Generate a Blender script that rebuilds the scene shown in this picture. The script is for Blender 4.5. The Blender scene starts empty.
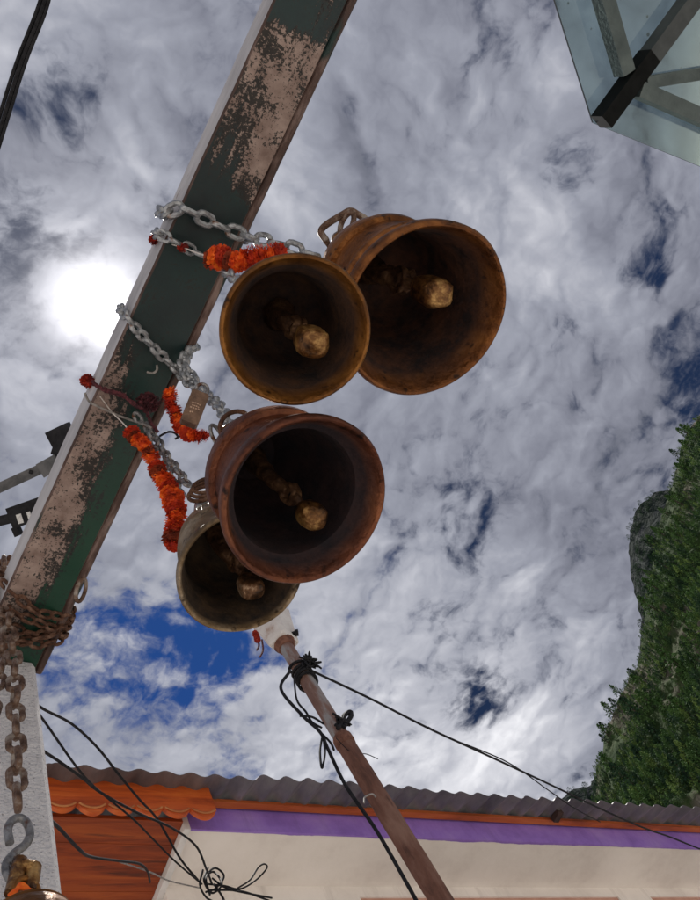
import bpy, math, random
import numpy as np
from mathutils import Vector, Matrix, noise as mnoise
random.seed(7)
C = bpy.context.scene.collection
sc = bpy.context.scene
R = math.radians
# ------------------------------------------------------------------ camera frame
F = 860.0
_up = Vector((-380, 340, -F)).normalized()
_dx = Vector((1548, -444, -F)); _dx = (_dx - _dx.dot(_up) * _up).normalized()
_dy = _up.cross(_dx)
CAM = Vector((0, 0, 1.5))
ROT = Matrix((_dx, _dy, _up))                 # camera axes -> world axes


def ray(px, py):
    return ROT @ Vector(((px - 350) / F, -(py - 450) / F, -1.0))


def at_depth(px, py, d):
    return CAM + ray(px, py) * d


def at_height(px, py, h):
    r = ray(px, py)
    return CAM + r * (h / r.z)


def at_y(px, py, y):
    r = ray(px, py)
    return CAM + r * (y / r.y)


# ------------------------------------------------------------------ materials
MATS = {}


def mat(name, rough=.6, metal=0.0, stops=None, scale=8.0, detail=6, stretch=(1, 1, 1), bump=0.0, bump_scale=None,
        color=None, distort=0.0, spec=None, coord='Object', spots=None):
    m = bpy.data.materials.new(name); m.use_nodes = True
    nt = m.node_tree; N = nt.nodes; L = nt.links
    b = N['Principled BSDF']
    b.inputs['Roughness'].default_value = rough; b.inputs['Metallic'].default_value = metal
    if spec is not None: b.inputs['Specular IOR Level'].default_value = spec
    tc = N.new('ShaderNodeTexCoord'); mp = N.new('ShaderNodeMapping'); mp.inputs['Scale'].default_value = stretch
    L.new(tc.outputs[coord], mp.inputs['Vector'])
    if stops:
        nz = N.new('ShaderNodeTexNoise'); nz.inputs['Scale'].default_value = scale; nz.inputs['Detail'].default_value = detail
        nz.inputs['Roughness'].default_value = .65; nz.inputs['Distortion'].default_value = distort
        L.new(mp.outputs[0], nz.inputs['Vector'])
        cr = N.new('ShaderNodeValToRGB'); e = cr.color_ramp.elements
        for i, (p, c) in enumerate(stops):
            if i < 2: e[i].position = p; e[i].color = (*c, 1)
            else:
                k = e.new(p); k.color = (*c, 1)
        L.new(nz.outputs['Fac'], cr.inputs[0]); out = cr.outputs[0]
        if spots:
            n3 = N.new('ShaderNodeTexNoise'); n3.inputs['Scale'].default_value = spots[0]; n3.inputs['Detail'].default_value = 5
            L.new(mp.outputs[0], n3.inputs['Vector'])
            mr = N.new('ShaderNodeMapRange'); mr.inputs['From Min'].default_value = spots[1]; mr.inputs['From Max'].default_value = spots[1] + spots[3]
            L.new(n3.outputs['Fac'], mr.inputs['Value'])
            mx = N.new('ShaderNodeMix'); mx.data_type = 'RGBA'; L.new(mr.outputs[0], mx.inputs['Factor'])
            L.new(out, mx.inputs['A']); mx.inputs['B'].default_value = (*spots[2], 1); out = mx.outputs['Result']
        L.new(out, b.inputs['Base Color'])
    else:
        b.inputs['Base Color'].default_value = (*color, 1)
    if bump:
        n2 = N.new('ShaderNodeTexNoise'); n2.inputs['Scale'].default_value = bump_scale or scale * 3; n2.inputs['Detail'].default_value = 6
        L.new(mp.outputs[0], n2.inputs['Vector'])
        bp = N.new('ShaderNodeBump'); bp.inputs['Strength'].default_value = bump; bp.inputs['Distance'].default_value = .01
        L.new(n2.outputs['Fac'], bp.inputs['Height']); L.new(bp.outputs[0], b.inputs['Normal'])
    MATS[name] = m
    return m


def bronze(name, dark, mid, light, metal=.45, rough=.5, inner=((.012, .006, .006), (.055, .024, .012)), far=(.55, .95)):
    """cast bell metal; the point attribute 'inside' (0 outside and at the lip, 1 deep in) darkens it to the inner colours"""
    m = mat(name, rough, metal, [(.33, dark), (.5, mid), (.68, light)], scale=16, detail=9, bump=.38, bump_scale=75, distort=.6,
            spots=(60, .60, tuple(c * .35 for c in dark), .1))
    nt = m.node_tree; N = nt.nodes; L = nt.links; b = N['Principled BSDF']
    src = b.inputs['Base Color'].links[0].from_socket
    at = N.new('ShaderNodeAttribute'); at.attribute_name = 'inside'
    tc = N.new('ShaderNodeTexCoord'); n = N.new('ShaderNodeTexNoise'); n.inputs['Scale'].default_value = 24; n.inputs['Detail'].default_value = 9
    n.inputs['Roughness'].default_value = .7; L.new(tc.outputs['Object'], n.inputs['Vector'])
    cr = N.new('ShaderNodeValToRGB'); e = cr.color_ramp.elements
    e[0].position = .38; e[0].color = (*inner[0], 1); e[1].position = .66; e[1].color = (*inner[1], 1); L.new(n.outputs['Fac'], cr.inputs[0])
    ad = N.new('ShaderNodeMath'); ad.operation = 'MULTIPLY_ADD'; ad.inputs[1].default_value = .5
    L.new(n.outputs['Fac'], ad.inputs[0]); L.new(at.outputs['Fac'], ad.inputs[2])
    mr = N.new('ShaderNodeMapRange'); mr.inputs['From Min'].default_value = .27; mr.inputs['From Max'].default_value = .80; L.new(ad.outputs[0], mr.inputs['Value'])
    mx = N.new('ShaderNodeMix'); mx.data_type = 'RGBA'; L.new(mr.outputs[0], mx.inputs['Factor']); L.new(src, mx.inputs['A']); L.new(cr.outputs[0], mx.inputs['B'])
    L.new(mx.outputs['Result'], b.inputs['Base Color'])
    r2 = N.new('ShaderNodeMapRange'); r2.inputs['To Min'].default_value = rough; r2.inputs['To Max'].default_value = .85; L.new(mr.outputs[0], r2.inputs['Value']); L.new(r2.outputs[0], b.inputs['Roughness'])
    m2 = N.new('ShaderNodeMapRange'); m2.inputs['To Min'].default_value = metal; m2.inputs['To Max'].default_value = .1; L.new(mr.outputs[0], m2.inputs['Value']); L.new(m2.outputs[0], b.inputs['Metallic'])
    return m


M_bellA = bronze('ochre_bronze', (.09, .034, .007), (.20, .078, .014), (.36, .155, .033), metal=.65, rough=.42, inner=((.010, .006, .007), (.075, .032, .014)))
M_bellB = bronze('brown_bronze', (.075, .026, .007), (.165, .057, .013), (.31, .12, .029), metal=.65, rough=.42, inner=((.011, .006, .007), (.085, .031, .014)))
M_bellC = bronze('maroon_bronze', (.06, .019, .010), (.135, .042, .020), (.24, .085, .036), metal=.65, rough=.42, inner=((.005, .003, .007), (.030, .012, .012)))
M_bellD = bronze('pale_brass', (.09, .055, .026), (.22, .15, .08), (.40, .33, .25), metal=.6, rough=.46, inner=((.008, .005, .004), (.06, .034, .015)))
M_inner = mat('dark_bell_inside', .8, .15, [(.35, (.014, .009, .007)), (.55, (.04, .022, .013)), (.72, (.085, .045, .02))], scale=20, detail=8, bump=.6, bump_scale=55)
M_inner_red = mat('dark_maroon_inside', .8, .15, [(.35, (.009, .006, .009)), (.55, (.022, .012, .014)), (.72, (.045, .022, .018))], scale=18, detail=8, bump=.5, bump_scale=50)
M_clap = mat('worn_brass_clapper', .4, .6, [(.38, (.03, .013, .006)), (.51, (.17, .075, .022)), (.66, (.55, .33, .12))], scale=34, detail=8, bump=.8, bump_scale=50)
M_clap2 = mat('worn_iron_clapper', .42, .55, [(.40, (.03, .016, .009)), (.52, (.15, .07, .03)), (.66, (.60, .44, .30))], scale=36, detail=8, bump=.8, bump_scale=50)
M_rod = mat('dark_bronze_rod', .6, .4, [(.35, (.03, .014, .008)), (.5, (.09, .042, .02)), (.68, (.22, .12, .055))], scale=40, detail=8, bump=.8, bump_scale=70)
M_galv = mat('galvanised_steel', .38, .7, [(.35, (.18, .19, .20)), (.6, (.42, .44, .46))], scale=60, detail=6, bump=.3, bump_scale=160, spots=(40, .62, (.16, .07, .03), .1))
M_steel = mat('dull_steel', .42, .7, [(.35, (.12, .12, .125)), (.6, (.33, .33, .33))], scale=60, detail=6, bump=.3, bump_scale=160, spots=(50, .58, (.12, .05, .025), .1))
M_rustchain = mat('rusty_iron', .75, .25, [(.35, (.035, .016, .010)), (.5, (.10, .042, .022)), (.68, (.21, .12, .08))], scale=50, detail=7, bump=.6, bump_scale=140)
M_greychain = mat('weathered_grey_iron', .6, .4, [(.36, (.055, .028, .018)), (.5, (.16, .095, .065)), (.66, (.33, .29, .255))], scale=40, detail=7, bump=.5, bump_scale=140)
M_black = mat('black_plastic', .7, 0, [(.4, (.007, .007, .009)), (.6, (.018, .018, .021))], scale=40, spec=.2)
M_clamp = mat('dark_grey_painted_metal', .55, .2, [(.4, (.05, .052, .056)), (.6, (.10, .10, .105))], scale=30, bump=.2)
M_label = mat('faded_white_sticker', .6, 0, [(.4, (.42, .42, .42)), (.6, (.62, .62, .60))], scale=200)
M_brassplate = mat('brown_brass_lock', .4, .6, [(.35, (.09, .055, .04)), (.6, (.20, .125, .085))], scale=50, bump=.2)
M_lockmark = mat('pale_stamped_marks', .5, .3, [(.4, (.45, .30, .22)), (.6, (.6, .42, .30))], scale=80)
M_marigold = mat('marigold_petals', .8, 0, [(.36, (.40, .022, .004)), (.5, (.80, .095, .006)), (.66, (.92, .20, .012))], scale=42, detail=3)
M_marigold_deep = mat('deep_orange_petals', .8, 0, [(.36, (.34, .012, .003)), (.64, (.66, .05, .006))], scale=60, detail=3)
M_marigold_brown = mat('wilted_petals', .9, 0, [(.36, (.14, .018, .006)), (.64, (.40, .06, .015))], scale=60, detail=3)
M_redflower = mat('dry_red_petals', .85, 0, [(.35, (.16, .008, .008)), (.6, (.42, .03, .012))], scale=80, detail=3)
M_maroon = mat('maroon_cloth', .9, 0, [(.35, (.035, .008, .014)), (.6, (.13, .03, .04))], scale=120, detail=4, bump=.5)
M_thread = mat('pale_thread', .8, 0, [(.4, (.5, .45, .42)), (.6, (.7, .66, .62))], scale=90)
M_greywire = mat('grey_wire', .6, .3, [(.4, (.2, .19, .18)), (.6, (.36, .34, .32))], scale=90)
M_post = mat('sandy_grey_concrete', .92, 0, [(.32, (.58, .58, .61)), (.5, (.70, .70, .73)), (.66, (.78, .78, .80))], scale=28, detail=10, bump=.8, bump_scale=170,
             spots=(210, .60, (.30, .30, .32), .08))
M_pole = mat('rusty_pole_paint', .75, .2, [(.34, (.07, .03, .022)), (.5, (.17, .075, .05)), (.68, (.27, .15, .11))], scale=16, detail=9, stretch=(1, 1, .3), bump=.5, bump_scale=70,
             spots=(24, .62, (.04, .014, .01), .1))
M_pole2 = mat('weathered_pole_paint', .65, .2, [(.36, (.15, .075, .055)), (.47, (.22, .13, .105)), (.56, (.30, .29, .29))], scale=12, detail=9, stretch=(1, 1, .25), bump=.4, bump_scale=70)
M_box = mat('dirty_white_casing', .6, 0, [(.3, (.36, .24, .18)), (.45, (.58, .54, .52)), (.7, (.70, .68, .66))], scale=12, detail=6, bump=.15)
M_rustband = mat('rust_stain', .85, .1, [(.35, (.09, .032, .02)), (.6, (.22, .10, .065))], scale=40, detail=6)
M_tin = mat('grey_corrugated_tin', .5, .35, [(.3, (.10, .10, .108)), (.52, (.19, .185, .19)), (.7, (.28, .26, .26))], scale=6, detail=9, stretch=(1, .35, 1), bump=.15, bump_scale=60, spots=(9, .68, (.13, .085, .07), .12))
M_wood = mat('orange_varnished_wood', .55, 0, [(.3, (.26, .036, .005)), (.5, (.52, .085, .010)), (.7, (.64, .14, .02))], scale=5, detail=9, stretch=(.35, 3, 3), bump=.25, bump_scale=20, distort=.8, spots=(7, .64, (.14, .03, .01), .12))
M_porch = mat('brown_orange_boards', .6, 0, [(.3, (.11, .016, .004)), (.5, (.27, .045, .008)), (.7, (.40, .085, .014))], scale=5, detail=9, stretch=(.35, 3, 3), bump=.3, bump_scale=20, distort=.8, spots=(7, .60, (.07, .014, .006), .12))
M_beamwood = mat('old_orange_timber', .65, 0, [(.3, (.16, .03, .006)), (.5, (.40, .08, .014)), (.7, (.52, .14, .03))], scale=5, detail=8, stretch=(.4, 3, 3), bump=.3)
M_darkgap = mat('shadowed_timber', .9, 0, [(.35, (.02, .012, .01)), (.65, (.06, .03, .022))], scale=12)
M_purple = mat('purple_paint', .7, 0, [(.33, (.22, .115, .44)), (.5, (.29, .16, .55)), (.68, (.35, .22, .58))], scale=4, detail=9, bump=.15, bump_scale=30)
M_cream = mat('cream_plaster', .85, 0, [(.32, (.70, .645, .60)), (.5, (.80, .75, .70)), (.68, (.84, .79, .745))], scale=2.6, detail=10, bump=.15, bump_scale=25)
for _m in (M_cream, M_purple):
    nt = _m.node_tree; N = nt.nodes; L = nt.links; _b = N['Principled BSDF']; _src = _b.inputs['Base Color'].links[0].from_socket
    _tc = N.new('ShaderNodeTexCoord'); _mp = N.new('ShaderNodeMapping'); _mp.inputs['Scale'].default_value = (5, 2, .5); L.new(_tc.outputs['Object'], _mp.inputs['Vector'])
    _n = N.new('ShaderNodeTexNoise'); _n.inputs['Scale'].default_value = 2.2; _n.inputs['Detail'].default_value = 8; _n.inputs['Roughness'].default_value = .7; L.new(_mp.outputs[0], _n.inputs['Vector'])
    _r = N.new('ShaderNodeMapRange'); _r.inputs['From Min'].default_value = .52; _r.inputs['From Max'].default_value = .72; _r.inputs['To Max'].default_value = .35; L.new(_n.outputs['Fac'], _r.inputs['Value'])
    _x = N.new('ShaderNodeMix'); _x.data_type = 'RGBA'; L.new(_r.outputs[0], _x.inputs['Factor']); L.new(_src, _x.inputs['A']); _x.inputs['B'].default_value = (.30, .25, .22, 1) if _m is M_cream else (.12, .07, .22, 1)
    L.new(_x.outputs['Result'], _b.inputs['Base Color'])
M_trimwhite = mat('off_white_trim', .8, 0, [(.35, (.6, .58, .56)), (.6, (.75, .73, .72))], scale=6, bump=.1)
M_pink = mat('dull_pink_frame', .75, 0, [(.35, (.46, .24, .18)), (.6, (.56, .32, .25))], scale=6, bump=.15)
M_pane = mat('dark_window_glass', .08, 0, color=(.03, .035, .04), spec=.8)
M_tube = mat('grey_green_steel_tube', .5, .3, [(.35, (.045, .064, .065)), (.55, (.075, .10, .10)), (.7, (.11, .14, .135))], scale=9, detail=8, bump=.1, bump_scale=60)
M_tubedark = mat('dark_steel_rafter', .5, .3, [(.35, (.03, .037, .04)), (.6, (.06, .07, .072))], scale=9, detail=8, bump=.1)
M_tubeshade = mat('shaded_rafter_end', .6, .2, [(.4, (.002, .003, .003)), (.6, (.006, .007, .007))], scale=20, spec=.1)  # near-black colour paints in the shade at the rafter's outer end
M_ground = mat('stone_paving', .9, 0, [(.35, (.42, .39, .36)), (.65, (.58, .54, .50))], scale=.9, detail=10, bump=.4, bump_scale=6)

M_glass = bpy.data.materials.new('green_tinted_glass'); M_glass.use_nodes = True
nt = M_glass.node_tree; N = nt.nodes; L = nt.links; N.clear()
o = N.new('ShaderNodeOutputMaterial'); tr = N.new('ShaderNodeBsdfTransparent'); gl = N.new('ShaderNodeBsdfGlossy'); df = N.new('ShaderNodeBsdfDiffuse')
gl.inputs['Roughness'].default_value = .03; gl.inputs['Color'].default_value = (.8, .95, .9, 1)
df.inputs['Color'].default_value = (.12, .15, .15, 1)
tc = N.new('ShaderNodeTexCoord'); n1 = N.new('ShaderNodeTexNoise'); n1.inputs['Scale'].default_value = 3.5; n1.inputs['Detail'].default_value = 8
L.new(tc.outputs['Object'], n1.inputs['Vector'])
cr = N.new('ShaderNodeValToRGB'); cr.color_ramp.elements[0].position = .35; cr.color_ramp.elements[0].color = (.57, .65, .655, 1)
cr.color_ramp.elements[1].position = .7; cr.color_ramp.elements[1].color = (.65, .73, .73, 1); L.new(n1.outputs['Fac'], cr.inputs[0]); L.new(cr.outputs[0], tr.inputs['Color'])
vo = N.new('ShaderNodeTexVoronoi'); vo.inputs['Scale'].default_value = 16; L.new(tc.outputs['Object'], vo.inputs['Vector'])
mr = N.new('ShaderNodeMapRange'); mr.inputs['From Min'].default_value = .05; mr.inputs['From Max'].default_value = .09; mr.inputs['To Min'].default_value = .75; mr.inputs['To Max'].default_value = .035
n2 = N.new('ShaderNodeTexNoise'); n2.inputs['Scale'].default_value = 5; L.new(tc.outputs['Object'], n2.inputs['Vector'])
gt = N.new('ShaderNodeMath'); gt.operation = 'SUBTRACT'; L.new(vo.outputs['Distance'], gt.inputs[0])
mu = N.new('ShaderNodeMapRange'); mu.inputs['From Min'].default_value = .40; mu.inputs['From Max'].default_value = .62; mu.inputs['To Min'].default_value = -.06; mu.inputs['To Max'].default_value = .04
L.new(n2.outputs['Fac'], mu.inputs['Value']); L.new(mu.outputs[0], gt.inputs[1]); L.new(gt.outputs[0], mr.inputs['Value'])
m1 = N.new('ShaderNodeMixShader'); L.new(mr.outputs[0], m1.inputs[0]); L.new(tr.outputs[0], m1.inputs[1]); L.new(df.outputs[0], m1.inputs[2])
lw = N.new('ShaderNodeFresnel'); lw.inputs['IOR'].default_value = 1.45
m2 = N.new('ShaderNodeMixShader'); fm = N.new('ShaderNodeMath'); fm.operation = 'MULTIPLY'; fm.inputs[1].default_value = .45; L.new(lw.outputs[0], fm.inputs[0]); L.new(fm.outputs[0], m2.inputs[0]); L.new(m1.outputs[0], m2.inputs[1]); L.new(gl.outputs[0], m2.inputs[2]); L.new(m2.outputs[0], o.inputs[0])
M_glassedge = mat('dark_glass_edge', .4, 0, color=(.012, .022, .022))

# ------------------------------------------------------------------ geometry builder


class MB:
    def __init__(s): s.v = []; s.f = []; s.m = []

    def add(s, vs, fs, mi=0):
        n = len(s.v); s.v += [Vector(v) for v in vs]; s.f += [tuple(i + n for i in f) for f in fs]; s.m += [mi] * len(fs)

    def box(s, c, half, rot=None, mi=0, taper=1.0):
        vs = []
        for z in (-1, 1):
            t = taper if z > 0 else 1
            for x, y in ((-1, -1), (1, -1), (1, 1), (-1, 1)):
                v = Vector((x * half[0] * t, y * half[1] * t, z * half[2]))
                vs.append((rot @ v if rot else v) + Vector(c))
        s.add(vs, [(3, 2, 1, 0), (4, 5, 6, 7), (0, 1, 5, 4), (1, 2, 6, 5), (2, 3, 7, 6), (3, 0, 4, 7)], mi)

    def bar(s, a, b, w, h, up=Vector((0, 0, 1)), mi=0):
        a = Vector(a); b = Vector(b); t = (b - a).normalized(); x = t.cross(up).normalized(); u = x.cross(t)
        vs = []
        for p in (a, b):
            for i, j in ((-1, -1), (1, -1), (1, 1), (-1, 1)): vs.append(p + x * (i * w / 2) + u * (j * h / 2))
        s.add(vs, [(3, 2, 1, 0), (4, 5, 6, 7), (0, 1, 5, 4), (1, 2, 6, 5), (2, 3, 7, 6), (3, 0, 4, 7)], mi)

    def tube(s, pts, r, n=8, mi=0, closed=False, cap=True):
        pts = [Vector(p) for p in pts]; k = len(pts)
        rr = r if isinstance(r, (list, tuple)) else [r] * k
        ref = None; vs = []
        for i, p in enumerate(pts):
            if closed: t = pts[(i + 1) % k] - pts[i - 1]
            else: t = pts[min(i + 1, k - 1)] - pts[max(i - 1, 0)]
            t = t.normalized() if t.length > 1e-9 else Vector((0, 0, 1))
            if ref is None:
                ref = t.cross(Vector((.31, .52, .79))).normalized()
            ref = (ref - t * ref.dot(t)).normalized(); b = t.cross(ref)
            for j in range(n):
                a = 2 * math.pi * j / n; vs.append(p + (ref * math.cos(a) + b * math.sin(a)) * rr[i])
        fs = []
        for i in range(k if closed else k - 1):
            i2 = (i + 1) % k
            for j in range(n): fs.append((i * n + j, i * n + (j + 1) % n, i2 * n + (j + 1) % n, i2 * n + j))
        if not closed and cap: fs += [tuple(range(n))[::-1], tuple((k - 1) * n + j for j in range(n))]
        s.add(vs, fs, mi)

    def lathe(s, prof, n=64, mi=0, mtx=None, mis=None, wob=None):
        vs = []; fs = []
        for (r, z) in prof:
            for j in range(n):
                a = 2 * math.pi * j / n; v = Vector((r * math.cos(a), r * math.sin(a), z))
                vs.append(mtx @ v if mtx else v)
        b = len(s.v); s.v += vs
        for i in range(len(prof) - 1):
            for j in range(n):
                s.f.append((b + i * n + j, b + i * n + (j + 1) % n, b + (i + 1) * n + (j + 1) % n, b + (i + 1) * n + j)); s.m.append(mis[i] if mis else mi)

    def poly(s, pts, th, mi=0):                 # prism: outline pts extruded by vector th
        n = len(pts); th = Vector(th); vs = [Vector(p) for p in pts] + [Vector(p) + th for p in pts]
        s.add(vs, [tuple(range(n))[::-1], tuple(range(n, 2 * n))] + [(i, (i + 1) % n, n + (i + 1) % n, n + i) for i in range(n)], mi)

    def build(s, name, mats, parent=None, origin=None, angle=40, mtx=None, smooth=True):
        og = Vector(origin) if origin is not None else (parent.location.copy() if parent else Vector((0, 0, 0)))
        if parent and origin is not None: pass
        me = bpy.data.meshes.new(name)
        me.from_pydata([tuple(v - og) for v in s.v], [], s.f)
        for m in (mats if isinstance(mats, (list, tuple)) else [mats]): me.materials.append(m)
        me.polygons.foreach_set('material_index', s.m)
        import bmesh
        bm = bmesh.new(); bm.from_mesh(me); bmesh.ops.recalc_face_normals(bm, faces=bm.faces); bm.to_mesh(me); bm.free()
        if smooth:
            me.polygons.foreach_set('use_smooth', [True] * len(me.polygons)); me.set_sharp_from_angle(angle=R(angle))
        ob = bpy.data.objects.new(name, me); C.objects.link(ob)
        if parent: ob.parent = parent
        else: ob.location = og
        if parent and origin is not None: ob.location = og - world_loc(parent)
        return ob


def world_loc(o):
    l = o.location.copy()
    while o.parent: o = o.parent; l = l + o.location
    return l


def part(mb, name, mats, parent, **k):
    """mesh child: vertices given in world space, stored relative to the parents' location"""
    w = world_loc(parent); k.pop('origin', None)
    ob = mb.build(name, mats, None, origin=w, **k); ob.location = (0, 0, 0); ob.parent = parent
    return ob


def tag(o, label, cat, group=None, kind=None):
    if label: o['label'] = label
    if cat: o['category'] = cat
    if group: o['group'] = group
    if kind: o['kind'] = kind
    return o


def empty(name, loc, label, cat, group=None):
    o = bpy.data.objects.new(name, None); C.objects.link(o); o.location = loc; o.empty_display_size = .05
    return tag(o, label, cat, group)


def spline(pts, n=8):
    pts = [Vector(p) for p in pts]
    if len(pts) < 3:
        return [pts[0].lerp(pts[-1], i / n) for i in range(n + 1)]
    q = [pts[0] * 2 - pts[1]] + pts + [pts[-1] * 2 - pts[-2]]; out = []
    for i in range(1, len(q) - 2):
        a, b, c, d = q[i - 1:i + 3]
        for j in range(n):
            t = j / n
            out.append(.5 * (2 * b + (c - a) * t + (2 * a - 5 * b + 4 * c - d) * t * t + (3 * b - a - 3 * c + d) * t ** 3))
    out.append(pts[-1]); return out


def resample(pts, step):
    out = [pts[0]]; acc = 0
    for a, b in zip(pts, pts[1:]):
        l = (b - a).length; d = step - acc
        while d <= l and l > 0:
            out.append(a.lerp(b, d / l)); d += step
        acc = (acc + l) % step if l > 0 else acc
    return out


# ------------------------------------------------------------------ world: sky with broken cloud
sun_dir = ray(97, 303).normalized()
sun_el = math.asin(sun_dir.z); sun_az = math.atan2(sun_dir.x, sun_dir.y)
W = bpy.data.worlds.new('World'); sc.world = W; W.use_nodes = True
nt = W.node_tree; N = nt.nodes; L = nt.links
bg = N['Background']; bg.inputs['Strength'].default_value = .1


def math_(op, a, b=None, clamp=False):
    n = N.new('ShaderNodeMath'); n.operation = op; n.use_clamp = clamp
    for i, x in enumerate((a, b)):
        if x is None: continue
        if isinstance(x, (int, float)): n.inputs[i].default_value = x
        else: L.new(x, n.inputs[i])
    return n.outputs[0]


def vmath(op, a, b=None, scale=None):
    n = N.new('ShaderNodeVectorMath'); n.operation = op
    for i, x in enumerate((a, b)):
        if x is None: continue
        if isinstance(x, (tuple, Vector)): n.inputs[i].default_value = tuple(x)
        else: L.new(x, n.inputs[i])
    if scale is not None:
        if isinstance(scale, (int, float)): n.inputs['Scale'].default_value = scale
        else: L.new(scale, n.inputs['Scale'])
    return n


def mrange(v, a, b, c=0.0, d=1.0, smooth=True):
    n = N.new('ShaderNodeMapRange'); n.interpolation_type = 'SMOOTHSTEP' if smooth else 'LINEAR'
    L.new(v, n.inputs['Value'])
    for k, x in zip(('From Min', 'From Max', 'To Min', 'To Max'), (a, b, c, d)): n.inputs[k].default_value = x
    return n.outputs[0]


def mixc(f, a, b):
    n = N.new('ShaderNodeMix'); n.data_type = 'RGBA'
    if isinstance(f, (int, float)): n.inputs['Factor'].default_value = f
    else: L.new(f, n.inputs['Factor'])
    for k, x in (('A', a), ('B', b)):
        if isinstance(x, tuple): n.inputs[k].default_value = (*x, 1)
        else: L.new(x, n.inputs[k])
    return n.outputs['Result']


def noise_(vec, scale, detail, rough=.55, dist=0.0):
    n = N.new('ShaderNodeTexNoise'); n.inputs['Scale'].default_value = scale; n.inputs['Detail'].default_value = detail
    n.inputs['Roughness'].default_value = rough; n.inputs['Distortion'].default_value = dist
    L.new(vec, n.inputs['Vector']); return n.outputs['Fac'], n.outputs['Color']


sky = N.new('ShaderNodeTexSky'); sky.sky_type = 'NISHITA'; sky.sun_disc = False
sky.sun_elevation = sun_el; sky.sun_rotation = sun_az; sky.altitude = 2500; sky.air_density = 1.0; sky.dust_density = .3
tc = N.new('ShaderNodeTexCoord'); D = vmath('NORMALIZE', tc.outputs['Generated']).outputs[0]
sp = N.new('ShaderNodeSeparateXYZ'); L.new(D, sp.inputs[0])
zc = math_('MAXIMUM', math_('ADD', sp.outputs['Z'], .12), .12)
cb = N.new('ShaderNodeCombineXYZ'); L.new(math_('DIVIDE', sp.outputs['X'], zc), cb.inputs[0]); L.new(math_('DIVIDE', sp.outputs['Y'], zc), cb.inputs[1])
P = cb.outputs[0]
_, wc = noise_(P, 5.0, 5, .5)
_, wc2 = noise_(P, 26.0, 4, .5)
Pw = vmath('ADD', P, vmath('SCALE', vmath('SUBTRACT', wc, (.5, .5, .5)).outputs[0], scale=.11).outputs[0]).outputs[0]
Pw = vmath('ADD', Pw, vmath('SCALE', vmath('SUBTRACT', wc2, (.5, .5, .5)).outputs[0], scale=.018).outputs[0]).outputs[0]
s2 = Vector((sun_dir.x, sun_dir.y, 0)) / (sun_dir.z + .12)
tosun = vmath('NORMALIZE', vmath('SUBTRACT', tuple(s2), P).outputs[0]).outputs[0]
Ps = vmath('ADD', Pw, vmath('SCALE', tosun, scale=.012).outputs[0]).outputs[0]
nL, _ = noise_(P, 2.6, 4, .5)


def billow(vec):
    """rounded cloud tops with dark creases between them, three octaves"""
    tot = None
    for sc__, am, dt_ in ((4.4, 1.0, 2), (10.5, .5, 2), (25.0, .24, 3)):
        n, _ = noise_(vec, sc__, dt_, .5)
        b_ = math_('MULTIPLY', math_('ABSOLUTE', math_('SUBTRACT', n, .5)), 4.0 * am)
        tot = b_ if tot is None else math_('ADD', tot, b_)
    return tot                                   # about 0 .. 1.6, mean .75


bA = billow(Pw); bB = billow(Ps)
nF, _ = noise_(Pw, 42.0, 9, .6)
nA, _ = noise_(Pw, 9.0, 6, .55)
dens = math_('ADD', math_('MULTIPLY', bA, .26), math_('MULTIPLY', nL, .30))
dens = math_('ADD', dens, math_('MULTIPLY', math_('SUBTRACT', nF, .5), .42))
# where the cloud sheet has thinned out (directions in the sky, radius, depth)
GAPS = [((180, 650), .075, .10), ((80, 650), .055, .095), ((225, 658), .055, .09), ((130, 600), .11, .065), ((110, 680), .06, .04), ((255, 690), .05, .03),
        ((25, 220), .055, .14), ((45, 75), .06, .14), ((575, 165), .04, .115), ((550, 195), .03, .10), ((605, 278), .035, .125),
        ((655, 228), .036, .085), ((650, 262), .03, .075), ((640, 280), .03, .09), ((650, 330), .03, .10), ((694, 350), .042, .12), ((492, 690), .035, .12), ((480, 715), .03, .10), ((500, 25), .05, .08), ((690, 395), .035, .11), ((8, 300), .04, .08),
        ((410, 585), .04, .06), ((470, 535), .04, .075), ((480, 480), .04, .07), ((585, 330), .04, .05), ((75, 300), .03, .05)]
for (px, py), rad, amp in GAPS:
    d = ray(px, py).normalized()
    dt = vmath('DOT_PRODUCT', D, tuple(d)).outputs['Value']
    g = mrange(dt, math.cos(rad * 1.3), math.cos(rad * .05), 0, amp)
    dens = math_('SUBTRACT', dens, g)
alpha = mrange(dens, .005, .225)
relief = math_('MULTIPLY', math_('SUBTRACT', bA, bB), .28)
sd = vmath('DOT_PRODUCT', D, tuple(sun_dir)).outputs['Value']
lowr = ray(330, 790).normalized(); lowd = vmath('DOT_PRODUCT', D, tuple(lowr)).outputs['Value']
bright = math_('ADD', math_('ADD', .20, relief), math_('MULTIPLY', math_('SUBTRACT', nL, .5), 1.0))
bright = math_('ADD', bright, math_('MULTIPLY', bA, .22))
bright = math_('ADD', bright, math_('MULTIPLY', math_('SUBTRACT', nF, .5), .15))
bright = math_('ADD', bright, math_('MULTIPLY', math_('SUBTRACT', nA, .5), .40))
bright = math_('ADD', bright, mrange(lowd, math.cos(.42), math.cos(.06), 0, .38))
bright = math_('ADD', bright, mrange(sd, math.cos(.22), math.cos(.02), 0, .22))
cr = N.new('ShaderNodeValToRGB'); e = cr.color_ramp.elements
e[0].position = 0; e[0].color = (.14, .15, .19, 1); e[1].position = 1; e[1].color = (.92, .92, .96, 1)
for p, c in ((.22, (.225, .235, .29)), (.45, (.34, .355, .42)), (.70, (.54, .55, .61))):
    k = e.new(p); k.color = (*c, 1)
L.new(bright, cr.inputs[0])
cloud10 = vmath('SCALE', cr.outputs[0], scale=10.0).outputs[0]
blue = vmath('MULTIPLY', sky.outputs[0], (.17, .38, .75)).outputs[0]
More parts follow.
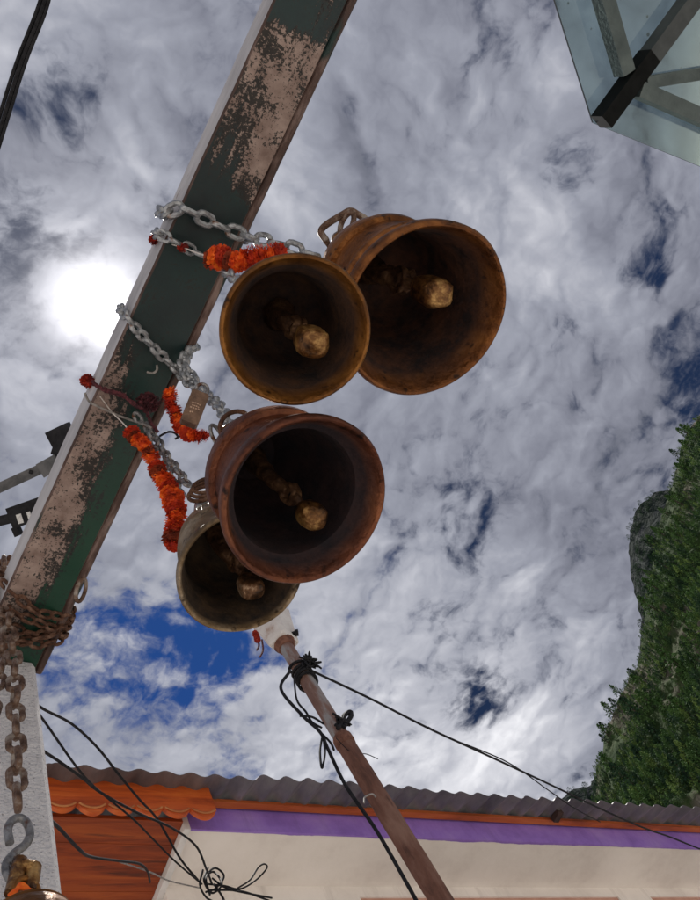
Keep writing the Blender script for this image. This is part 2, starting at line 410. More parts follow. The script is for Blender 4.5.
gapr = ray(140, 640).normalized(); gapd = vmath('DOT_PRODUCT', D, tuple(gapr)).outputs['Value']
bluemix = mrange(gapd, math.cos(.34), math.cos(.14), 0, 1)
blue = mixc(bluemix, (.14, .28, .72), blue)
col = mixc(alpha, blue, cloud10)
# the veiled sun: broad glow through thin cloud and an overexposed core
sdp = math_('MAXIMUM', sd, 0.0)
lump = math_('ADD', .35, math_('MULTIPLY', bright, .95))
glow = math_('ADD', math_('MULTIPLY', math_('POWER', sdp, 1000.0), 17.0), math_('MULTIPLY', math_('POWER', sdp, 110.0), 2.6))
glow = math_('MULTIPLY', glow, lump)
core = math_('MULTIPLY', math_('POWER', sdp, 6000.0), 60.0)
gl = N.new('ShaderNodeCombineColor'); gsum = math_('ADD', glow, core)
L.new(gsum, gl.inputs[0]); L.new(math_('MULTIPLY', gsum, .97), gl.inputs[1]); L.new(math_('MULTIPLY', gsum, .98), gl.inputs[2])
col = vmath('ADD', col, gl.outputs[0]).outputs[0]
L.new(col, bg.inputs['Color'])

sl = bpy.data.lights.new('sun', 'SUN'); sl.energy = 4.8; sl.angle = R(.6); sl.color = (1, .95, .88)
so = bpy.data.objects.new('sun', sl); C.objects.link(so); so.rotation_euler = sun_dir.to_track_quat('Z', 'Y').to_euler()

# ------------------------------------------------------------------ ground
mb = MB(); mb.add([(-2500, -2500, 0), (2500, -2500, 0), (2500, 2500, 0), (-2500, 2500, 0)], [(0, 1, 2, 3)])
tag(mb.build('ground', M_ground), None, None, kind='structure')

# ------------------------------------------------------------------ beam
H = 1.60
l0, l1 = at_height(275, 0, H), at_height(10, 580, H)
r0, r1 = at_height(357, 0, H), at_height(83, 590, H)
m0, m1 = (l0 + r0) / 2, (l1 + r1) / 2
bd = (m1 - m0); bd.z = 0; bd.normalize(); bx = Vector((bd.y, -bd.x, 0))
if bx.x < 0: bx = -bx
BW = .5 * (abs((r0 - l0).dot(bx)) + abs((r1 - l1).dot(bx)))
borg = at_height(195, 300, H); borg = m0 + bd * (borg - m0).dot(bd)
BM = Matrix((bx, bd, Vector((0, 0, 1)))).transposed()
BH = .078


def bl(p):                                       # world -> beam local (x across, y along, z up from bottom face)
    d = p - borg; return Vector((d.dot(bx), d.dot(bd), d.z))


def bw(x, y, z): return borg + bx * x + bd * y + Vector((0, 0, z))


def beam_y(py):                                  # along-beam coordinate of the point in the middle of the bottom face at row py
    return bl(at_height(316 - .46 * py, py, H)).y


y_near = -1.5; y_far = bl(at_height(30, 672, H)).y
hw = BW / 2
# cross-section: flat soffit, rolled right edge with a small groove, square left edge
sec = [(-hw, .004), (-hw + .004, 0), (hw - .019, 0), (hw - .016, .004), (hw - .013, -.001), (hw - .004, -.001), (hw, .005), (hw, BH), (-hw, BH)]
smi = [2, 0, 2, 2, 2, 2, 0, 1, 1]
mb = MB(); ns = 60; vs = []; fs = []; ms = []
for i in range(ns + 1):
    y = y_near + (y_far - y_near) * i / ns
    for (x, z) in sec:
        w = .0003 * math.sin(i * 2.1 + x * 40) + .0002 * math.sin(i * .9)
        vs.append(Vector((x + w, y, z + w * .5)))
k = len(sec)
for i in range(ns):
    for j in range(k):
        fs.append((i * k + j, i * k + (j + 1) % k, (i + 1) * k + (j + 1) % k, (i + 1) * k + j)); ms.append(smi[j])
fs += [tuple(range(k)), tuple(ns * k + j for j in range(k))]; ms += [1, 2]
mb.v = vs; mb.f = fs; mb.m = ms

# peeling paint: pale bare plaster / wood showing through dark green
M_beam = bpy.data.materials.new('peeling_green_paint'); M_beam.use_nodes = True
nt = M_beam.node_tree; N = nt.nodes; L = nt.links; b = N['Principled BSDF']; b.inputs['Roughness'].default_value = .5
tc = N.new('ShaderNodeTexCoord'); O = tc.outputs['Object']; sp = N.new('ShaderNodeSeparateXYZ'); L.new(O, sp.inputs[0])
ya, yb = beam_y(-40), beam_y(660)
yn = mrange(sp.outputs['Y'], ya, yb, 0, 1, smooth=False)


def yt(py): return (beam_y(py) - ya) / (yb - ya)


def curve(points):
    n = N.new('ShaderNodeValToRGB'); e = n.color_ramp.elements
    for i, (py, v) in enumerate(points):
        t = yt(py)
        if i < 2: e[i].position = t; e[i].color = (v, v, v, 1)
        else: kk = e.new(t); kk.color = (v, v, v, 1)
    L.new(yn, n.inputs[0]); return n.outputs[0]


amount = curve([(-40, .55), (8, .46), (26, .40), (45, .74), (130, .76), (178, .62), (205, .30), (310, .24), (370, .40), (420, .52), (470, .52), (510, .59), (580, .60), (650, .42)])
side = curve([(-40, .5), (20, .66), (60, .60), (100, .66), (150, .82), (200, .60), (300, .40), (370, .16), (420, .06), (500, .02), (560, .02), (640, .1)])   # 0: bare at left, 1: bare at right
xn = math_('DIVIDE', sp.outputs['X'], hw)         # -1..1
lean = math_('MULTIPLY', math_('MULTIPLY', math_('SUBTRACT', side, .5), 2.0), xn)
mp = N.new('ShaderNodeMapping'); mp.inputs['Scale'].default_value = (52, 8, 20); L.new(O, mp.inputs['Vector'])
nz, _ = noise_(mp.outputs[0], 1.0, 11, .72, .5)
mp2 = N.new('ShaderNodeMapping'); mp2.inputs['Scale'].default_value = (11, 5.5, 8); L.new(O, mp2.inputs['Vector'])
nz2, _ = noise_(mp2.outputs[0], 1.0, 6, .6, .3)
sc_, _ = noise_(O, 190, 4, .7)
pv = math_('ADD', math_('ADD', math_('MULTIPLY', nz, .85), math_('MULTIPLY', nz2, .32)), math_('MULTIPLY', lean, .42))
pv = math_('ADD', pv, math_('SUBTRACT', amount, .5))
pv = math_('ADD', pv, math_('MULTIPLY', math_('SUBTRACT', sc_, .5), .34))
peel = mrange(pv, .62, .665, 0, 1)
rimv = math_('SUBTRACT', mrange(pv, .56, .63, 0, 1), peel, True)
bare_n, _ = noise_(O, 22, 9, .65)
cr = N.new('ShaderNodeValToRGB'); e = cr.color_ramp.elements
e[0].position = .32; e[0].color = (.16, .105, .088, 1); e[1].position = .66; e[1].color = (.36, .275, .24, 1); L.new(bare_n, cr.inputs[0])
gn, _ = noise_(O, 9, 8, .6)
cg = N.new('ShaderNodeValToRGB'); e = cg.color_ramp.elements
e[0].position = .35; e[0].color = (.0015, .011, .014, 1); e[1].position = .65; e[1].color = (.0045, .029, .029, 1); L.new(gn, cg.inputs[0])
# purer green low on the right of the far half
gmix = curve([(-40, 0), (330, 0), (430, .35), (540, .9), (650, .9)])
green = mixc(gmix, cg.outputs[0], (.004, .048, .024))
spk, _ = noise_(O, 120, 4, .7)
bare = mixc(mrange(spk, .60, .66, 0, .85), cr.outputs[0], (.045, .03, .025))
c = mixc(peel, green, bare)
c = mixc(math_('MULTIPLY', rimv, .7), c, (.012, .012, .012))
band = math_('MULTIPLY', mrange(pv, .52, .66, 0, 1), mrange(pv, .70, .90, 1, .25))
gr1, _ = noise_(O, 150, 5, .75); gr2, _ = noise_(O, 18, 4, .6)
spot = math_('ADD', math_('ADD', gr1, math_('MULTIPLY', gr2, .72)), math_('MULTIPLY', band, .13))
c = mixc(mrange(spot, .945, .985, 0, .92), c, (.010, .012, .012))
L.new(c, b.inputs['Base Color'])
bp = N.new('ShaderNodeBump'); bp.inputs['Strength'].default_value = .55; bp.inputs['Distance'].default_value = .003
hh = math_('ADD', math_('MULTIPLY', peel, -1.0), math_('MULTIPLY', bare_n, .8)); L.new(hh, bp.inputs['Height']); L.new(bp.outputs[0], b.inputs['Normal'])
L.new(mrange(peel, 0, 1, .45, .9), b.inputs['Roughness'])
M_beamside = mat('weathered_white_beam_side', .6, .1, [(.3, (.30, .29, .30)), (.5, (.46, .45, .46)), (.7, (.56, .55, .56))], scale=14, detail=9, stretch=(1, .35, 1), bump=.3, spots=(30, .66, (.16, .10, .08), .06))
M_beamlip = mat('rust_primer_edge', .7, .1, [(.34, (.025, .015, .014)), (.50, (.07, .038, .03)), (.66, (.24, .17, .15))], scale=26, detail=10, stretch=(1, .25, 1), bump=.5, spots=(20, .60, (.012, .03, .028), .06))
ob = mb.build('timber_beam', [M_beam, M_beamside, M_beamlip], origin=(0, 0, 0), angle=30)
ob.matrix_world = Matrix.Translation(borg) @ BM.to_4x4()
tag(ob, 'long overhead square beam with peeling dark green paint carrying the bell chains', 'beam')

# ------------------------------------------------------------------ concrete post under the beam's far end
pc = at_y(40, 680, 1.02) - CAM
py_ = .97
pr = at_y(65, 900, py_).x
mb = MB()
x1 = pr; x0 = pr - .24; z1 = CAM.z + H - .004; yb_ = py_ + .22
nz_ = 24
cs = [(x0 + .012, py_), (x1 - .010, py_), (x1, py_ + .010), (x1, yb_), (x0, yb_), (x0, py_ + .012)]
for i in range(nz_): pass
vs = []; fs = []; k = len(cs)
for i in range(nz_ + 1):
    z = z1 * i / nz_
    for (x, y) in cs:
        n = mnoise.noise(Vector((x * 9, y * 9, z * 14))) * .0016
        vs.append((x + n, y + n, z))
for i in range(nz_):
    for j in range(k): fs.append((i * k + j, i * k + (j + 1) % k, (i + 1) * k + (j + 1) % k, (i + 1) * k + j))
fs += [tuple(range(k)), tuple(nz_ * k + j for j in range(k))]
mb.add(vs, fs)
tag(mb.build('concrete_post', M_post, origin=(pr - .12, py_ + .11, 0), angle=35), 'rough pale grey concrete post holding up the beam at lower left', 'post')

# ------------------------------------------------------------------ bells


def axis_matrix(Mp, Kp):
    z = (Kp - Mp).normalized(); x = z.cross(Vector((.2, .9, .1))).normalized(); y = z.cross(x)
    m = Matrix((x, y, z)).transposed().to_4x4(); m.translation = Mp; return m


OUT = {   # (r/R, z/H) outside profile, mouth to crown
    'flare': [(.985, -.004), (1.0, .012), (.995, .05), (.965, .085), (.92, .12), (.90, .14), (.925, .15), (.935, .165), (.925, .185), (.88, .195), (.83, .24), (.79, .32), (.765, .42), (.75, .53), (.80, .54), (.805, .55), (.805, .59), (.80, .60), (.74, .61), (.72, .70), (.69, .77), (.62, .83), (.60, .84), (.60, .86), (.50, .905), (.34, .945), (.18, .97), (.01, .975)],
    'drum': [(.985, -.004), (1.0, .012), (1.0, .04), (.975, .085), (.94, .115), (.91, .135), (.87, .155), (.825, .18), (.80, .23), (.785, .34), (.79, .42), (.85, .43), (.86, .445), (.86, .495), (.85, .51), (.79, .52), (.77, .58), (.72, .66), (.64, .74), (.585, .79), (.57, .80), (.54, .83), (.44, .89), (.32, .945), (.18, .965), (.01, .97)],
    'shoulder': [(.98, -.004), (1.0, .015), (.99, .05), (.94, .09), (.90, .14), (.87, .19), (.83, .26), (.80, .36), (.785, .46), (.80, .485), (.80, .52), (.775, .545), (.755, .62), (.72, .69), (.64, .75), (.62, .77), (.61, .80), (.5, .84), (.36, .87), (.2, .90), (.01, .91)],
}
INN = {
    'flare': [(.97, -.010), (.945, -.008), (.925, .004), (.905, .03), (.875, .07), (.835, .13), (.78, .22), (.72, .34), (.69, .48), (.675, .62), (.645, .74), (.56, .81), (.40, .87), (.2, .90), (.005, .905)],
    'drum': [(.97, -.010), (.95, -.007), (.93, .004), (.91, .03), (.87, .075), (.825, .12), (.79, .140), (.765, .148), (.757, .18), (.745, .27), (.725, .40), (.67, .55), (.60, .68), (.48, .79), (.35, .885), (.15, .905), (.005, .91)],
    'shoulder': [(.97, -.010), (.95, -.008), (.925, .004), (.91, .03), (.87, .08), (.80, .2), (.755, .33), (.735, .48), (.70, .62), (.6, .72), (.4, .79), (.2, .82), (.005, .83)],
}


def make_bell(label, Mp, Kp, Rm, style, m_out, m_in, m_clap, clap_px, clap_t, clap_r, seed, group='temple bells hanging from the beam', dark_depth=.28):
    rnd = random.Random(seed)
    Hh = (Kp - Mp).length; T = axis_matrix(Mp, Kp); ax = (Kp - Mp).normalized()
    root = empty('hanging_bell', Mp, label, 'bell', group)
    mb = MB(); prof = [(r * Rm, z * Hh) for r, z in OUT[style]]
    inn = [(r * Rm, z * Hh) for r, z in INN[style]]
    mb.lathe(prof[::-1] + inn, 96, 0, T)
    inside = [0.0] * (96 * len(prof)) + [min(1.0, max(0.0, (z / Hh + .004) / dark_depth)) for _, z in inn for _k in range(96)]  # ramps with depth from the lip colour to the darkest inner colours
    # slight casting unevenness
    for i, v in enumerate(mb.v):
        d = (v - Mp)
        mb.v[i] = v + Vector((mnoise.noise(d * 14 + Vector((seed, 0, 0))), mnoise.noise(d * 14 + Vector((0, seed, 9))), mnoise.noise(d * 14 + Vector((5, 0, seed))))) * Rm * .012
    import bmesh
    bo = part(mb, 'body', m_out, root, angle=38)
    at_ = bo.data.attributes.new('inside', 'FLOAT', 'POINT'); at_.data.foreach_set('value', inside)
    # crown: boss with a loop the chain passes through
    mb = MB()
    zt = OUT[style][-1][1] * Hh
    mb.lathe([(.30 * Rm, zt - .03 * Hh), (.26 * Rm, zt + .01 * Hh), (.17 * Rm, zt + .04 * Hh), (.15 * Rm, zt + .09 * Hh), (.01 * Rm, zt + .10 * Hh)], 24, 0, T)
    lr = .17 * Rm; cpt = T @ Vector((0, 0, zt + .10 * Hh + lr * .6)); tx = (T.to_3x3() @ Vector((1, .35, 0))).normalized()
    mb.tube([cpt + tx * (lr * math.cos(a)) + ax * (lr * 1.15 * math.sin(a)) for a in [2 * math.pi * i / 20 for i in range(20)]], .055 * Rm, 10, closed=True)
    part(mb, 'crown_loop', m_out, root)
    # clapper hung from a staple inside
    top = T @ Vector((0, 0, INN[style][-1][1] * Hh - .005))
    r = ray(*clap_px)
    # point on the viewing ray at the height clap_t along the axis
    base = Mp + ax * (clap_t * Hh)
    tt = (base - CAM).dot(ax) / r.dot(ax); cp = CAM + r * tt
    ca = (top - cp).normalized()
    Tc = axis_matrix(cp, top)
    mb = MB(); n = 9; rows = []
    pr_ = [(.02, -1.0), (.62, -.98), (.88, -.8), (1.0, -.3), (.98, .25), (.80, .8), (.50, 1.05), (.36, 1.2), (.01, 1.25)]
    vs = []
    for (q, z) in pr_:
        for j in range(n * 2):
            a = math.pi * j / n
            f = 1 / max(abs(math.cos(a)), abs(math.sin(a))) ** .45 * .92
            v = Vector((q * f * math.cos(a) * clap_r * 1.05, q * f * math.sin(a) * clap_r * .95, z * clap_r * 1.15))
            v += Vector((mnoise.noise(v * 45 + Vector((seed, 1, 1))), mnoise.noise(v * 45 + Vector((2, seed, 2))), mnoise.noise(v * 45 + Vector((3, 3, seed))))) * clap_r * .14
            vs.append(Tc @ v)
    k = n * 2; fs = []
    for i in range(len(pr_) - 1):
        for j in range(k): fs.append((i * k + j, i * k + (j + 1) % k, (i + 1) * k + (j + 1) % k, (i + 1) * k + j))
    mb.add(vs, fs)
    # flattened cap seam on the striking end
    cl = part(mb, 'clapper', m_clap, root, angle=55)
    mb = MB(); st = cp + ca * clap_r * 1.1
    xd = (T.to_3x3() @ Vector((1, .2, 0))).normalized()
    mid = cp + ca * clap_r * 2.6
    mb.tube(spline([st, st.lerp(mid, .5), mid], 5), [clap_r * .40, clap_r * .34, clap_r * .3, clap_r * .3, clap_r * .3, clap_r * .32, clap_r * .36, clap_r * .42, clap_r * .48, clap_r * .5, clap_r * .42], 10)
    for sg in (-1, 1):
        c0 = mid + ca * clap_r * .5 + xd * sg * clap_r * .2
        mb.tube([c0 + xd.cross(ca) * (clap_r * .62 * math.cos(a)) + ca * (clap_r * .8 * math.sin(a)) for a in [2 * math.pi * i / 16 for i in range(16)]], clap_r * .22, 8, closed=True)
    lug = [mid + ca * clap_r * .9, mid.lerp(top, .45) + xd * clap_r * .35, top]
    mb.tube(spline(lug, 5), [clap_r * .42, clap_r * .5, clap_r * .55, clap_r * .6, clap_r * .6, clap_r * .62, clap_r * .7, clap_r * .8, clap_r * .9, clap_r * 1.0, clap_r * 1.1], 10)
    for i, v in enumerate(mb.v): mb.v[i] = v + Vector((mnoise.noise(v * 60), mnoise.noise(v * 60 + Vector((7, 0, 0))), mnoise.noise(v * 60 + Vector((0, 7, 0))))) * clap_r * .18
    part(mb, 'clapper_rod', M_rod, cl)
    return root, T, cpt


def bell_pts(px, py, d, kx, ky, kd): return at_depth(px, py, d), at_depth(kx, ky, kd)


def up_crown(px, py, d, h, kx, ky):
    """mouth centre and crown point h above it along the axis seen at pixel (kx, ky)"""
    Mp = at_depth(px, py, d); r = ray(kx, ky)
    # nearest solution with |K-M| = h, on the far side
    rn = r.normalized(); v = CAM - Mp; b = 2 * rn.dot(v); c = v.dot(v) - h * h; disc = b * b - 4 * c
    t = (-b + math.sqrt(max(disc, 0))) / 2
    return Mp, CAM + rn * t


MA, KA = up_crown(296.5, 331, 1.05, .19, 277, 312)
MBp, KB = up_crown(427, 312, 1.27, .27, 357, 262)
MC, KC = up_crown(307.5, 501.5, 1.00, .23, 243, 449)
MD, KD = up_crown(242, 573, 1.25, .195, 213, 527)
bellA = make_bell('ochre bronze bell in front at upper middle, rim overlapping the largest brown bell', MA, KA, 76.5 * 1.05 / F, 'flare', M_bellA, M_inner, M_clap, (311, 341), .10, .0215, 1)
bellB = make_bell('largest brown bell, behind the ochre bell at upper right', MBp, KB, 91.5 * 1.27 / F, 'flare', M_bellB, M_inner, M_clap, (431, 291), .14, .027, 2)
bellC = make_bell('reddish maroon bell with the darkest inside, lowest toward the viewer', MC, KC, 89 * 1.00 / F, 'drum', M_bellC, M_inner_red, M_clap, (311, 514), .16, .0175, 3, dark_depth=.20)
bellD = make_bell('pale brass bell with silvery shoulder, partly behind the maroon bell', MD, KD, 65.5 * 1.25 / F, 'shoulder', M_bellD, M_inner, M_clap2, (250, 586), .16, .0185, 4, dark_depth=.10)

# crown bosses leaning into the chain pull
def boss(bell, K, tgt, r0, r1, m, name='crown_boss'):
    mb = MB(); q = spline([K, K.lerp(tgt, .5), tgt], 5); n_ = len(q)
    mb.tube(q, [r0 + (r1 - r0) * i / (n_ - 1) for i in range(n_)], 14)
    mb.lathe([(.001, -.9 * r1), (.7 * r1, -.75 * r1), (1.12 * r1, 0), (.8 * r1, .7 * r1), (.001, .95 * r1)], 14, 0, axis_matrix(tgt, tgt + (tgt - K)))
    for i, v in enumerate(mb.v): mb.v[i] = v + Vector((mnoise.noise(v * 70), mnoise.noise(v * 70 + Vector((7, 0, 0))), mnoise.noise(v * 70 + Vector((0, 7, 0))))) * r1 * .18
    part(mb, name, m, bell[0])


boss(bellB, KB, at_depth(341, 240, 1.535), .032, .017, M_clap)
boss(bellC, KC, at_depth(231, 434, 1.255), .030, .0155, M_clap2)
boss(bellD, KD, at_depth(204, 508, 1.44), .030, .017, M_galv)

# ------------------------------------------------------------------ chains
LINKS = {}


def link_mesh(L_, W_, r, m, n=7):
    key = (L_, W_, r, m.name)
    if key in LINKS: return LINKS[key]
    mb = MB(); pts = []; ra = W_ / 2 - r; st = L_ / 2 - r - ra
    for i in range(7):
        a = -math.pi / 2 + math.pi * i / 6; pts.append(Vector((ra * math.sin(a), 0, st + ra * math.cos(a))))
    for i in range(7):
        a = math.pi / 2 + math.pi * i / 6; pts.append(Vector((ra * math.sin(a), 0, -st + ra * math.cos(a))))
    mb.tube(pts, r, n, closed=True)
    ob = mb.build('link', m); me = ob.data; bpy.data.objects.remove(ob); LINKS[key] = me; return me


def chain(name, label, paths, L_, W_, r, m, group='chains on the beam', roll0=.4, roll=90, jit=.25, sub=None, seed=3, cat='chain'):
    rnd = random.Random(seed)
    root = empty(name, Vector(paths[0][0]), label, cat, group)
    me = link_mesh(L_, W_, r, m)
    pitch = L_ - 2 * r * 1.02
    for path in paths:
        pts = resample(spline(path, 12), pitch)
        ref = None
        for i in range(len(pts) - 1):
            t = (pts[i + 1] - pts[i]).normalized(); c = (pts[i] + pts[i + 1]) / 2
            if ref is None: ref = t.cross(Vector((.3, .2, .93))).normalized(); a0 = rnd.uniform(-.3, .3) + roll0
            ref = (ref - t * ref.dot(t)).normalized(); b = t.cross(ref)
            a = a0 + R(roll) * i + rnd.uniform(-jit, jit)
            x = ref * math.cos(a) + b * math.sin(a)
            q = (t + Vector((rnd.uniform(-1, 1), rnd.uniform(-1, 1), rnd.uniform(-1, 1))) * .07).normalized(); x = (x - q * x.dot(q)).normalized(); y = q.cross(x)
            o = bpy.data.objects.new('link', me); C.objects.link(o); o.parent = root
            mm = Matrix((x, y, q)).transposed().to_4x4(); mm.translation = c - root.location
            o.matrix_local = mm
    return root


def beam_at(px, py, off):                        # point just below the beam's bottom face
    return at_height(px, py, H - off)


def wrap(py_, extra=.0, n=0, gap=.012):            # points round the back of the beam from its left lower edge to its right lower edge
    y = beam_y(py_); g = gap
    return [bw(-hw - g, y, .02), bw(-hw - g, y, BH), bw(0, y, BH + g), bw(hw + g, y + extra, BH), bw(hw + g, y + extra, .02)]


# upper heavy chain: loop round the beam, strand to the largest bell
yw = beam_y(212)
front = [beam_at(166, 214, .0), beam_at(178, 206, .02), beam_at(206, 220, .022), beam_at(240, 234, .022)]
hangB = [at_depth(262, 240, 1.56), at_depth(290, 247, 1.55), at_depth(315, 256, 1.54), at_depth(332, 258, 1.53)]
back = [bw(-hw - .014, bl(front[0]).y, .04), bw(-hw - .012, bl(front[0]).y, BH), bw(0, bl(front[0]).y - .01, BH + .014), bw(hw + .012, bl(front[3]).y, BH), bw(hw + .014, bl(front[3]).y, .02)]
chain('galvanised_chain', 'thick galvanised chain looped round the beam towards the largest brown bell', [back[::-1] + front + hangB], .043, .030, .0056, M_galv, jit=.2, seed=11)
# shackle links on bell B's crown
Kb = bellB[2]
root = empty('shackle', Kb, 'big grey shackle link through the crown of the largest brown bell', 'shackle', 'chains on the beam')
mb = MB()
pl = [at_depth(326, 240, 1.50), at_depth(321, 232, 1.50), at_depth(326, 225, 1.50), at_depth(342, 215, 1.51), at_depth(350, 211, 1.515), at_depth(357, 214, 1.52), at_depth(368, 222, 1.53)]
mb.tube(spline(pl + [at_depth(363, 232, 1.53), at_depth(345, 246, 1.52), at_depth(334, 256, 1.51)], 6), .0062, 10, closed=True); part(mb, 'link', M_greychain, root)
mb = MB(); cc = at_depth(347, 224, 1.505); ux = ray(347, 224).normalized()
e1 = (at_depth(341, 238, 1.5) - at_depth(352, 214, 1.5)).normalized(); e2 = ux.cross(e1)
mb.tube([cc + e1 * (.021 * math.cos(a)) + (e2 * .8 + ux * .6) * (.012 * math.sin(a)) for a in [2 * math.pi * i / 18 for i in range(18)]], .005, 8, closed=True); part(mb, 'link', M_greychain, root)

# lower strand of the upper loop, to the ochre bell
p0 = beam_at(158, 236, .01)
strand = [bw(-hw - .010, bl(p0).y, .05), beam_at(160, 234, .008), beam_at(180, 244, .016), beam_at(203, 256, .018), at_depth(222, 268, 1.50), at_depth(236, 280, 1.40), bellA[2]]
chain('thin_chain', 'thin grey chain from the beam behind the garland to the ochre bell', [strand], .034, .024, .0038, M_galv, seed=5)

# middle chains to the maroon bell
p1 = beam_at(124, 314, .0)
sA = [bw(-hw - .009, bl(p1).y, .06), beam_at(125, 315, .01), beam_at(150, 344, .014), beam_at(181, 374, .016), at_depth(196, 388, 1.55), at_depth(210, 398, 1.48), at_depth(222, 410, 1.36), bellC[2]]
chain('curb_chain', 'twisted silver curb chain crossing the beam down to the maroon bell', [sA], .028, .0235, .0046, M_galv, roll=58, jit=.12, seed=6)
p2 = at_depth(196, 344, 1.64)
sB = [at_depth(197, 345, 1.68), at_depth(188, 352, 1.63), at_depth(187, 366, 1.60), at_depth(196, 382, 1.57), at_depth(203, 394, 1.53)]
chain('curb_chain', 'short bunched silver chain at the beam edge above the brass padlock', [sB, [at_depth(193, 347, 1.66), at_depth(183, 357, 1.62), at_depth(184, 374, 1.59), at_depth(192, 388, 1.56)]], .028, .0225, .0045, M_galv, roll=64, jit=.2, seed=7)
# rings at bell C crown
Kc = bellC[2]
for lab, cxy, d, rad, rr in (('large rusty steel ring through the crown of the maroon bell', (236, 426), 1.255, .0235, .0036), ('smaller grey ring hanging beside the crown of the maroon bell', (217, 436), 1.27, .0145, .003)):
    mb = MB(); cc = at_depth(*cxy, d); e1 = ROT @ Vector((.95, .2, -.25)).normalized(); e2 = ROT @ Vector((-.15, .9, -.4)).normalized()
    if rad < .02: e1 = ROT @ Vector((.45, -.5, -.4)).normalized()
    mb.tube([cc + e1 * (rad * math.cos(a)) + e2 * (rad * math.sin(a)) for a in [2 * math.pi * i / 28 for i in range(28)]], rr, 8, closed=True)
    tag(mb.build('steel_ring', M_rustchain if rad > .02 else M_steel, origin=cc), lab, 'ring', 'chains on the beam')

# chains to the pale brass bell
p3 = beam_at(140, 416, .012)
sD = [beam_at(118, 398, .012), beam_at(134, 414, .014), at_depth(152, 432, 1.62), at_depth(164, 452, 1.57), at_depth(180, 474, 1.50), at_depth(192, 490, 1.45)]
sD2 = [at_depth(146, 424, 1.62), at_depth(156, 445, 1.58), at_depth(166, 468, 1.54), at_depth(178, 488, 1.49), at_depth(186, 500, 1.46)]
chain('twin_chain', 'pair of slim dull steel chains hanging down to the pale brass bell', [sD[1:], sD2], .029, .0205, .0035, M_steel, jit=.3, seed=8)
mb = MB(); ccc = at_depth(205, 491, 1.43)
e1 = ROT @ Vector((.9, .2, -.3)).normalized(); e2 = ROT @ Vector((-.1, .8, -.5)).normalized()
for k2 in range(3):
    c0 = ccc + e2 * (.004 * k2 - .004) + e1 * .004 * (k2 - 1)
    mb.tube([c0 + e1 * (.024 * math.cos(a)) + e2 * (.013 * math.sin(a) + .003 * k2) for a in [2 * math.pi * i / 20 for i in range(20)]], .0036, 7, closed=True)
tag(mb.build('rusty_wire_loop', M_rustchain, origin=ccc), 'rusty wire coil binding the crown of the pale brass bell', 'wire')

# rusty chain wound round the beam at its lower end
paths = []
rows = [(576, 618, 12), (590, 628, -6), (604, 634, 6), (622, 640, -8), (636, 622, 0)]
rn = random.Random(12)
pts = []
for i, (pl_, pr2, q) in enumerate(rows):
    yl = beam_y(pl_ + 22); yr = beam_y(pr2 - 6)
    g = .010 + .003 * (i % 2)
    seg = [bw(-hw - g, yl, .03), bw(-hw * .6, yl * .8 + yr * .2, -g), bw(0, (yl + yr) / 2 + q * .0006, -g - .006), bw(hw * .6, yl * .25 + yr * .75, -g), bw(hw + g, yr, .02), bw(hw + g, yr + .004, BH), bw(0, (yl + yr) / 2, BH + g), bw(-hw - g, yl + .006, BH)]
    pts += seg
chain('rusty_chain', 'rusty brown chain wound several times round the lower end of the beam', [pts], .034, .022, .0038, M_rustchain, jit=.5, seed=13, roll=90)
mb = MB(); e1 = ROT @ Vector((.15, 1, -.2)).normalized(); e2 = ROT @ Vector((.5, -.1, -.8)).normalized(); cc = at_depth(81, 590, 1.66)

# heavy hanging chain and S-hook with the fifth bell
top = at_height(5, 600, H + .02); hx, hy = at_y(14, 840, .86).x, .86
z_hook = at_y(16, 838, .86).z
c7 = [at_y(4, 560, .86), at_y(6, 610, .86), at_y(14, 660, .86), at_y(16, 720, .86), at_y(17, 780, .86), at_y(18, 828, .86)]
chain('heavy_chain', 'heavy weathered chain hanging straight down in front of the concrete post', [c7], .052, .033, .0056, M_greychain, jit=.25, seed=14, roll0=1.0)
c8 = [at_y(-6, 600, .88), at_y(2, 640, .875), at_y(-4, 690, .87), at_y(-14, 730, .87)]
chain('heavy_chain', 'second heavy weathered chain at the left picture edge beside the post top', [c8], .052, .033, .0056, M_greychain, jit=.25, seed=15, roll0=.2)
c9 = [at_y(-8, 577, .87), at_y(0, 566, .88), at_y(10, 560, .90), at_y(14, 566, .93)]
mb = MB()
chain('rusty_chain', 'short rusty chain end above the heavy chain at the left edge', [c9], .040, .026, .0045, M_rustchain, seed=16)
lp = MB(); lp.tube([cc + e1 * (.022 * math.cos(a)) + e2 * (.011 * math.sin(a)) for a in [2 * math.pi * i / 20 for i in range(20)]], .0042, 8, closed=True)
tag(lp.build('chain_ring', M_greychain, origin=cc), 'single grey link standing off the beam right edge above the rusty chain', 'ring', 'chains on the beam')
hk = [(10, 843), (8, 830), (12, 821), (20, 818), (27, 823), (30, 834), (26, 844), (15, 853), (8, 861), (6, 868), (9, 877), (16, 883), (22, 880), (23, 872)]
mb.tube(spline([at_y(x, y, .853 if i < 8 else .85) for i, (x, y) in enumerate(hk)], 6), .0058, 10)
tag(mb.build('steel_hook', M_steel, origin=at_y(18, 850, .85)), 'grey steel S-hook at the bottom of the heavy hanging chain', 'hook')
KE = at_y(27, 905, .84); ME = KE - Vector((.004, .002, .205))
rt, TE, cE = make_bell('bright brass bell on the hook before the concrete post, only its crown showing', ME, KE, .085, 'flare', M_bellA, M_inner, M_clap, (60, 1100), .12, .02, 5)
